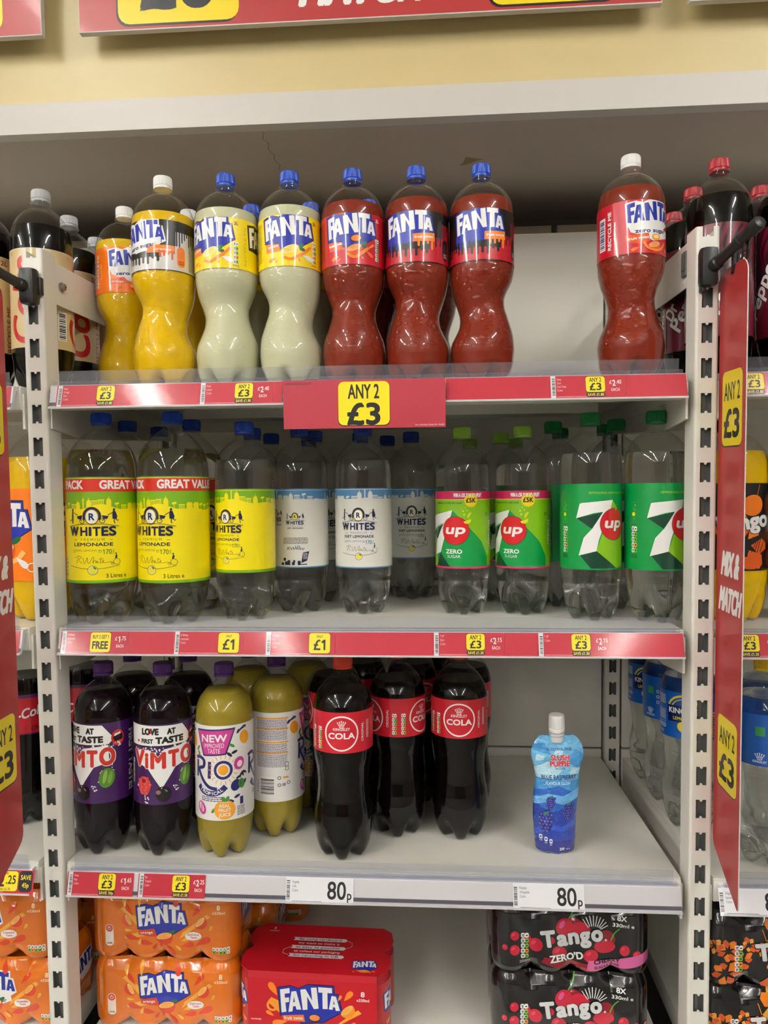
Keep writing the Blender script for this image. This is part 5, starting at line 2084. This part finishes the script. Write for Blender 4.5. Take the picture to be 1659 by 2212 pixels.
def carton(x, y, z):
    W_, D, H = .254, .127, .1215
    o = empty('can_carton', (x, y, z + ZO), (0, 0, math.radians(-1.5)), label='red cardboard carton of eight fruit soda cans on the base shelf', cat='multipack')
    half = [(-107, -63.5), (-122, -52), (-127, -30), (-124, -12), (-115, -3), (-115, 3), (-124, 12), (-127, 30), (-122, 52), (-107, 63.5)]
    out = half + [(-a, b) for a, b in half[::-1]]
    bm = bmesh.new()
    n = len(out)
    a = [bm.verts.new((u * .001, v * .001, H - .0012)) for u, v in out]
    b = [bm.verts.new((u * .001, v * .001, H)) for u, v in out]
    for i in range(n):
        bm.faces.new((a[i], a[(i + 1) % n], b[(i + 1) % n], b[i]))
    bm.faces.new(a[::-1])
    bm.faces.new(b)
    RD = mat('carton_red', (188, 14, 32), .35, coat=.2)
    link('top_panel', bm_mesh(bm, 'top_panel'), RD, o)
    for s in (-1, 1):
        bm = bmesh.new()
        prism_x(bm, [(s * .0635, H), (s * .0672, H - .010), (s * .0672, .001), (s * .0655, .001), (s * .0655, H - .010), (s * .062, H - .001)], -.107, .107)
        link('wrap_panel', bm_mesh(bm, 'wrap_panel'), RD, o)
    p = Print()
    for k, t in enumerate(('¹By using cardboard', 'we want to make it', 'as easy as possible', 'to collect our packaging', 'for recycling in GB')):
        yy = 24 - k * 11
        if k % 2 == 0:
            p.poly([(-49, yy - 4.4), (43, yy - 4.4), (47, yy), (43, yy + 4.4), (-49, yy + 4.4), (-46, yy)], (226, 220, 222))
        p.text(-2, yy - 2.3, 5.2, t, NAVY if k % 2 == 0 else (240, 220, 224), w=min(80, 4.6 * len(t) * .88), bold=.02)
    p.line([(46, 24), (56, 18), (56, 8), (46, 2)], .8, (230, 200, 206), False)
    p.line([(-49, 2), (-60, -6), (-60, -16), (-49, -20)], .8, (230, 200, 206), False)
    p.text(-88, 48, 6, '8', (240, 220, 222), bold=.04)
    p.text(-88, 42, 3.4, 'x330ml', (240, 220, 222), w=17, bold=.03)
    fanta_logo(p, 84, -38, 40)
    p.ell(84, -52, 9, 3.4, (246, 140, 40))
    for k in range(6):
        p.drop(68 + k * 6.4, -54 + (k % 2) * 2, 6, 3, 180 if k < 3 else 0, (246, 140, 40))
    link('top_print', p.build('carton_top', lambda u, v, off: (np.stack([u * .001, v * .001, H + off], 1), np.tile((0., 0., 1.), (len(u), 1))), M['carton']), None, o)
    p = Print()
    p.rect(-106.6, 1.5, 106.6, 111, (200, 18, 36))
    p.poly([(-50, 50), (-74, 72), (-68, 80), (-20, 60)], (248, 168, 50))
    p.poly([(50, 46), (76, 66), (82, 60), (30, 30)], (248, 168, 50))
    fanta_logo(p, -4, 72, 100)
    p.poly([(-50, 50), (-14, 53), (-12, 41), (-48, 41)], (240, 110, 40))
    p.text(-31, 43.6, 6, 'fruit twist', WHITE, w=32, bold=.03, rot=2)
    p.ell(4, 48, 10, 6.4, (70, 20, 30))
    p.ell(4, 48.6, 8.6, 5.2, (240, 150, 70))
    citrus(p, 4, 32, 16, 10, (230, 90, 30), (250, 210, 150), (248, 160, 60))
    citrus(p, 58, 64, 13, 40, (244, 150, 40), (252, 214, 140), (250, 180, 70))
    p.ring(-66, 66, 6, 10, (248, 160, 50), n=18)
    for x, y, l, w_, a in ((-64, 94, 26, 16, 120), (60, 88, 22, 14, 50), (46, 84, 12, 7, 60), (-70, 52, 16, 9, 150), (-54, 38, 26, 14, 190), (54, 36, 24, 14, 0), (-60, 20, 26, 13, 210), (66, 40, 14, 8, 30), (66, 22, 20, 11, -30), (-24, 22, 22, 12, 230), (34, 20, 22, 12, -50)):
        p.drop(x, y, l, w_, a, (248, 140, 40))
    p.text(84, 88, 9, '8', WHITE, bold=.05)
    p.text(84, 80, 5, 'x330ml', WHITE, w=21, bold=.045)
    p.text(-94, 40, 2.4, 'SCAN FOR MORE', WHITE, w=17, bold=.03)
    link('front_print', p.build('carton_front', lambda u, v, off: (np.stack([u * .001, -.0672 - off, v * .001], 1), np.tile((0., -1., 0.), (len(u), 1))), M['carton']), None, o)
    R = 31.4
    pc = Print()
    U = PI * R
    pc.rect(-U, 0, U, 92, (188, 18, 34))
    for q in (-1, 1):
        with pc.at(q * 50, 0):
            fanta_logo(pc, 0, 58, 66)
            citrus(pc, 4, 30, 10, 15, (230, 90, 30), (250, 210, 150), (248, 160, 60))
            for x, y, l, w_, a in ((-20, 24, 16, 9, 200), (24, 22, 16, 9, -20), (4, 12, 14, 8, 270), (24, 40, 12, 6, 40)):
                pc.drop(x, y, l, w_, a, (248, 140, 40))
    cl = pc.build('can_print', cyl(R, 12), M['film'], cut=cylcuts(R, 40), clip=(-U, 0, U, 92))
    bm = lathe([(.001, .024), (.004, .0255), (.012, .0312), (.104, .0312), (.114, .0264), (.1175, .0268), (.1188, .0262), (.1175, .0245), (.113, .0236)], 32)
    cm = bm_mesh(bm, 'can', True, .5)
    for i in range(4):
        for j in range(2):
            c = link('can', cm, M['cap_red'], o, ((i - 1.5) * W_ / 4, (j - .5) * D / 2, 0), (0, 0, (0, 2.2, 1.0, .25)[i] + j * 1.2))
            if i in (0, 3):
                link('can_print', cl, None, c)
    return o


def pouch(x, y, k):
    zs = [0, 4, 20, 59, 91, 122, 140, 157, 167, 178, 186, 190]
    lf = [-22, -33, -35, -37.5, -37, -32.5, -36, -41, -40.5, -36, -30, -26]
    rt = [22, 30, 31, 32, 35.5, 37, 40, 44.5, 44, 40, 34, 28]
    th = [30, 36, 40, 38, 34, 28, 23, 17, 12, 8, 4, 3]

    def f(u, v, off):
        l, r, t = np.interp(v, zs, lf), np.interp(v, zs, rt), np.interp(v, zs, th)
        k_ = u / 45.0
        sd = np.sign(off)
        q = np.sqrt(np.clip(1 - np.clip(np.abs(k_), 0, 1) ** 2.2, 0, 1))
        yy = -t / 2 * q - .6
        X = (l + r) / 2 + k_ * (r - l) / 2 + 0 * u
        foot = 2.6 * np.sin(k_ * 4.0) ** 2 * np.clip(1 - v / 14, 0, 1)
        P0 = np.stack([X * .001, yy * .001, (v + foot) * .001], 1)
        return P0

    def front(u, v, off):
        P0 = f(u, v, off)
        ds, dz = f(u + .4, v, off) - f(u - .4, v, off), f(u, v + .4, off) - f(u, v - .4, off)
        N = np.cross(ds, dz)
        N /= np.linalg.norm(N, axis=1)[:, None] + 1e-12
        return P0 + N * off[:, None], N

    def back(u, v, off):
        P0, N = front(-u, v, off)
        P0[:, 1] *= -1
        N = N * np.array((1, -1, 1))
        return P0, N
    o = empty('drink_pouch', (x, y, deck_z(k, y) + .0005), (0, 0, math.radians(4)), label='blue slush drink pouch with white spout cap, standing alone on the shelf', cat='drink pouch')
    cu = [-45 + 1.5 * i for i in range(1, 60)]
    cv = [1.5 + 3 * i for i in range(63)]
    p = Print()
    C = [(176, 218, 236), (112, 184, 226), (70, 150, 212), (40, 100, 196), (30, 62, 170), (28, 44, 140)]
    p.rect(-45, 0, 45, 190, C[1])
    p.rect(-45, 0, 45, 24, C[5])
    p.poly([(-45, 24), (45, 24), (45, 70), (20, 78), (-10, 70), (-45, 84)], C[4])
    p.poly([(-45, 84), (-10, 70), (20, 78), (45, 70), (45, 96), (0, 112), (-45, 104)], C[3])
    p.poly([(-45, 104), (0, 112), (45, 96), (45, 120), (-45, 124)], C[2])
    p.poly([(-45, 140), (-20, 150), (10, 138), (-14, 122), (-45, 124)], C[0])
    p.poly([(45, 134), (14, 150), (30, 168), (45, 160)], C[2])
    p.poly([(-45, 168), (-12, 160), (-24, 178), (-45, 184)], C[2])
    for a, b, c, d, e in ((-40, 150, -26, 158, 0), (20, 128, 40, 138, 0), (-8, 158, 6, 166, 0), (28, 104, 42, 116, 2), (-44, 112, -30, 120, 2)):
        p.poly([(a, b), (c, b + 2), (c + 3, d), (a + 4, d + 3)], C[e])
    p.poly([(-45, 92), (-20, 100), (10, 96), (45, 108), (45, 92), (12, 82), (-16, 88), (-45, 80)], (104, 176, 230))
    p.poly([(-45, 40), (-20, 54), (8, 46), (45, 60), (45, 50), (10, 38), (-18, 44), (-45, 30)], (44, 84, 200))
    for x0, y0, q in ((-22, 52, 1.25), (22, 70, 1.0), (-14, 84, .8)):       # blue raspberries behind the splash
        for j in range(6):
            for i in range(4):
                xx, yy = (i - 1.5) * 5 + (j % 2) * 2.5 - 1.2, (j - 2.5) * 4.3
                if abs(xx) < 10 - max(0, -yy - 2) * .55:
                    p.ell(x0 + xx * q, y0 + yy * q, 3 * q, 3 * q, (36, 40, 128) if (i + j) % 2 else (52, 60, 160), n=12)
                    p.ell(x0 + (xx - .9) * q, y0 + (yy + 1) * q, .9 * q, .8 * q, (120, 140, 220), n=8)
        p.ell(x0, y0 + 14 * q, 5 * q, 1.8 * q, (60, 130, 90), rot=20, n=10)
    p.text(2, 166.5, 4.4, 'GLYCEROL-FREE', (36, 56, 140), w=44, bold=.02)
    p.text(3, 151.5, 8.6, 'SLUSH', (214, 30, 36), w=32, bold=.07, out=(.05, WHITE))
    p.text(2, 142, 8.6, 'PUPPiE', (214, 30, 36), w=36, bold=.07, out=(.05, WHITE))
    p.text(2, 137.6, 3, 'The Original', (36, 56, 160), w=20, bold=.02)
    p.text(0, 122, 7, 'BLUE RASPBERRY', (24, 40, 120), w=70, bold=.025)
    p.text(-2, 113.5, 5, 'FLAVOUR SLUSH', (214, 236, 250), w=50, bold=.02)
    p.text(10, 7.5, 5, '250', WHITE, w=11, bold=.03)
    p.text(24, 7.5, 3.4, 'ml e', (200, 220, 250), w=9)
    for i in range(3):
        p.rect(-37 + i * 10, 26 - i * 3, -31 + i * 10, 33 - i * 3, WHITE, r=1.6)
        p.rect(-35.6 + i * 10, 28 - i * 3, -32.4 + i * 10, 31 - i * 3, C[4])
        p.lines(-37 + i * 10, 24 - i * 3, .9, 2, 6, (190, 210, 250))
    link('front_film', p.build('pouch_front', front, M['foil'], step=.09, cut=cu, cutv=cv), None, o)
    p = Print()
    p.rect(-45, 0, 45, 190, C[2])
    p.rect(-36, 30, 36, 120, (210, 226, 240))
    p.lines(-32, 116, 2, 22, 64, NAVY)
    link('back_film', p.build('pouch_back', back, M['foil'], step=.09, cut=cu, cutv=cv), None, o)
    SPX = .001
    bm = lathe([(.180, .010), (.189, .0105), (.191, .0125), (.193, .0125), (.194, .0085), (.204, .0085), (.205, .0105), (.207, .0105)], 28)
    link('spout', bm_mesh(bm, 'spout', True, .5), M['rail'], o, (SPX, 0, 0))
    cm = cap_mesh(.1965, .2235, .0128, 64)
    link('cap', cm, M['cap_white'], o, (SPX, 0, 0))
    return o

# ------------------------------------------------------------------ top shelf
B = bottle
B('orangezero', -.4295, .182, 1, 'orange-label orange bottle with white cap, beside the left upright behind the front row', 32)
B('blackorange', -.317, .066, 1, 'orange bottle with black and silver dripping label, white cap', -24, 40)
B('orangezero', -.322, .205, 1, 'orange bottle hidden behind the black-and-silver-label bottle, white cap showing', -60)
B('lemon', -.2155, .066, 1, 'cloudy lemon bottle with yellow label, left one of the front pair', -19, 150)
B('lemon', -.205, .192, 1, 'cloudy lemon bottle behind the left yellow-label bottle, blue cap peeping out', 30)
B('lemon', -.1135, .066, 1, 'cloudy lemon bottle with yellow label, right one of the front pair', 7, 30)
B('lemon', -.101, .192, 1, 'cloudy lemon bottle behind the right yellow-label bottle, seen through its neck', 80)
B('twist', -.0137, .066, 1, 'red fruit soda bottle with plain red label and blue cap', 2, 110)
B('twist', .0005, .190, 1, 'red fruit soda bottle standing behind the plain red label bottle', 100)
B('blackred', .0860, .066, 1, 'red fruit soda bottle with black dripping label, next to the plain red label', -15, 60)
B('blackred', .1035, .190, 1, 'red fruit soda bottle standing behind the two black dripping labels', 120)
B('blackred', .1863, .066, 1, 'red fruit soda bottle with black dripping label, beside the empty gap', -8, 200)
B('twistzero', .410, .055, 1, 'red fruit soda bottle with white cap, alone right of the gap', 20, 250)
B('gold', -.5355, .098, 1, 'gold-label cola bottle with silver cap, nearest behind the left upright', -10)
B('gold', -.645, .112, 1, 'gold-label cola bottle cut by the left picture edge', 30)
B('gold', -.545, .212, 1, 'gold-label cola bottle second in line behind the left upright', 40)
B('gold', -.548, .325, 1, 'gold-label cola bottle third in line behind the left upright', 60)
B('maroon', .5485, .078, 1, 'maroon-label dark bottle with red cap, nearest behind the right upright', -10)
B('maroon', .655, .078, 1, 'maroon-label dark bottle cut by the right picture edge', 40)
B('maroon', .5465, .186, 1, 'maroon-label dark bottle second in line behind the right upright', -35)
B('maroon', .549, .295, 1, 'maroon-label dark bottle third in line behind the right upright', 60)
B('maroon', .657, .188, 1, 'maroon-label dark bottle second in the column at the right edge', 10)

# ------------------------------------------------------------------ middle shelf
B('big', -.434, .074, 2, 'large clear lemonade bottle, yellow label and red band, next to the left upright', 8)
B('big', -.3145, .074, 2, 'large clear lemonade bottle, yellow label and red band, second from the left upright', -18)
B('big', -.4455, .206, 2, 'large clear lemonade bottle behind the leftmost red-band bottle', 20)
B('big', -.4335, .330, 2, 'large clear lemonade bottle third back behind the leftmost red-band bottle', 20)
B('big', -.3270, .206, 2, 'large clear lemonade bottle behind the second red-band bottle', 50)
B('whites', -.2035, .103, 2, 'clear lemonade bottle with plain yellow and green label, blue cap, no red band', -25)
B('whites', -.2190, .220, 2, 'clear lemonade bottle right behind the plain yellow and green label', 10)
B('whites', -.212, .345, 2, 'clear lemonade bottle third back behind the plain yellow and green label', 40)
B('diet', -.1255, .182, 2, 'clear diet lemonade bottle turned to show the small print of its back', 133)
B('diet', -.118, .298, 2, 'clear diet lemonade bottle close behind the one turned backwards', 30)
B('diet', -.150, .425, 2, 'clear diet lemonade bottle at the very back behind the backwards one', 30)
B('diet', -.0125, .172, 2, 'clear diet lemonade bottle with pale blue and white label, facing the aisle', -5)
B('diet', -.0345, .352, 2, 'clear diet lemonade bottle behind the front-facing pale blue label, blue cap left of its neck', 30)
B('diet', .013, .445, 2, 'clear diet lemonade bottle far behind the front-facing pale blue label', 30)
B('diet', .0655, .355, 2, 'clear diet lemonade bottle set back in shade, left of the lime labels', 2)
B('zero', .1585, .165, 2, 'lime soda bottle with lime, green and pink label, left of the pair', -14)
B('zero', .186, .445, 2, 'lime soda bottle behind the left lime-and-pink label, lime cap', -20)
B('zero', .236, .296, 2, 'lime soda bottle behind and between the lime-and-pink label pair', 30)
B('zero', .2605, .163, 2, 'lime soda bottle with lime, green and pink label, right of the pair', -25)
B('zero', .281, .456, 2, 'lime soda bottle far back behind the lime-and-pink label pair', 0)
B('seven', .3255, .248, 2, 'green-label lime soda bottle behind, between the lime labels and the green ones', 40)
B('seven', .362, .390, 2, 'green-label lime soda bottle third back in the green-cap column', 0)
B('seven', .3625, .108, 2, 'green-label lime soda bottle with green cap, left of the front green pair', -4)
B('seven', .432, .226, 2, 'green-label lime soda bottle second row, behind the front green pair', 0)
B('seven', .4355, .325, 2, 'green-label lime soda bottle third row, nearest the right bracket', 0)
B('seven', .4625, .094, 2, 'green-label lime soda bottle with green cap, partly hidden by the right upright', 2)
B('orangebig', -.5565, .105, 2, 'large orange bottle with orange label, just left of the left upright', -12)
B('orangebig', -.68, .105, 2, 'large orange bottle with orange label at the left picture edge', -12)
B('orangebig', -.565, .240, 2, 'large orange bottle behind the one left of the left upright', 0)
B('tango', .585, .102, 2, 'orange drink bottle with black label, behind the red fin', -4)
B('tango', .687, .102, 2, 'orange drink bottle with black label at the right picture edge', 30)
B('tango', .60, .215, 2, 'orange drink bottle with black label and black cap in the second row', 10)

# ------------------------------------------------------------------ bottom shelf
B('purple', -.4405, .062, 3, 'dark purple drink bottle with purple label, next to the left upright', -24)
B('purple', -.3395, .062, 3, 'dark purple drink bottle with purple label, second from the left upright', 14)
B('purple', -.437, .172, 3, 'dark purple drink bottle behind the leftmost purple label', 30)
B('purple', -.335, .175, 3, 'dark purple drink bottle behind the second purple label', 60)
B('tropical', -.2365, .062, 3, 'yellow tropical drink bottle with white fruit-pattern label, facing the aisle', -4)
B('tropical', -.166, .140, 3, 'yellow tropical drink bottle turned to show its back-label small print', 106)
B('tropical', -.2335, .215, 3, 'yellow tropical drink bottle behind the fruit-pattern label', 0)
B('tropical', -.132, .262, 3, 'yellow tropical drink bottle behind the one showing small print', 0)
B('cola', -.0405, .064, 3, 'red-label cola bottle with orange-red cap, nearest the front edge', 4)
B('cola', -.0675, .175, 3, 'red-label cola bottle behind and left of the nearest cola', 40)
B('cola', .044, .150, 3, 'red-label cola bottle turned so two white circles show at its sides', 60)
B('cola', .1505, .146, 3, 'red-label cola bottle with its white circle to the front, rightmost', -2)
B('cola', .165, .255, 3, 'red-label cola bottle behind the rightmost cola', 0)
B('cola', .066, .285, 3, 'red-label cola bottle behind the two middle colas', 30)
B('cola', -.0325, .290, 3, 'red-label cola bottle third back behind the nearest cola', 90)
B('cola', .13, .372, 3, 'red-label cola bottle deepest on the bottom shelf, seen between two colas', 30)
B('cherry', -.631, .165, 3, 'dark cola bottle with red label and purple trim, left edge of the picture', 35)
B('cherry', -.562, .245, 3, 'dark cola bottle with red label and purple trim, behind the left upright', 60)
B('lemonade', .5555, .20, 3, 'clear lemonade bottle with blue label, just behind the right upright', -30)
B('lemonade', .5565, .315, 3, 'clear lemonade bottle with blue label, second behind the right upright', 60)
B('lemonade', .5575, .425, 3, 'clear lemonade bottle with blue label, third behind the right upright', -30)
B('lemonade', .629, .072, 3, 'clear lemonade bottle with blue back label, at the right picture edge', 88)
B('lemonade', .668, .2, 3, 'clear lemonade bottle with yellow cap behind the one at the right edge', 40)
pouch(.304, .088, 3)

# ------------------------------------------------------------------ base shelf
ZB = DECK[4][0] + .0012
PH = .1206
G1 = 'orange can packs in the middle bay'
pack('orange', -.352, .138, ZB, 'orange eight-can pack in front on the base shelf, under its twin', group=G1)
pack('orange', -.352, .138, ZB + PH, 'orange eight-can pack on top of the front stack', rot=-.6, group=G1)
pack('orange', -.325, .300, ZB, 'orange eight-can pack, lower one of the stack behind the front stack', group=G1)
pack('orange', -.331, .300, ZB + PH, 'orange eight-can pack, upper one of the stack behind the front stack', group=G1)
pack('orange', -.289, .445, ZB, 'orange eight-can pack at the back panel, lower', group=G1)
pack('orange', -.289, .445, ZB + PH, 'orange eight-can pack at the back panel, upper', group=G1)
carton(-.094, .120, ZB)
pack('cherry', .327, .138, ZB, 'black cherry eight-can pack, lower one of the front stack', group='black cherry can packs')
pack('cherry', .3275, .138, ZB + PH, 'black cherry eight-can pack, upper one of the front stack', rot=.4, group='black cherry can packs')
pack('cherry', .335, .29, ZB, 'black cherry eight-can pack behind the front stack, lower', group='black cherry can packs')
pack('cherry', .335, .29, ZB + PH, 'black cherry eight-can pack behind the front stack, upper', group='black cherry can packs')
pack('zero', -.649, .128, ZB, 'orange eight-can pack with white logo block in the left bay, lower', group='left bay can packs')
pack('zero', -.668, .128, ZB + PH, 'orange eight-can pack with white logo block in the left bay, upper', group='left bay can packs')
pack('zero', -.645, .29, ZB, 'orange eight-can pack second row in the left bay, lower', group='left bay can packs')
pack('zero', -.645, .29, ZB + PH, 'orange eight-can pack second row in the left bay, upper', group='left bay can packs')
pack('tango', .655, .122, ZB, 'black and orange eight-can pack in the right bay, lower', group='right bay can packs')
pack('tango', .660, .122, ZB + PH - .004 + .004, 'black and orange eight-can pack in the right bay, upper', group='right bay can packs')
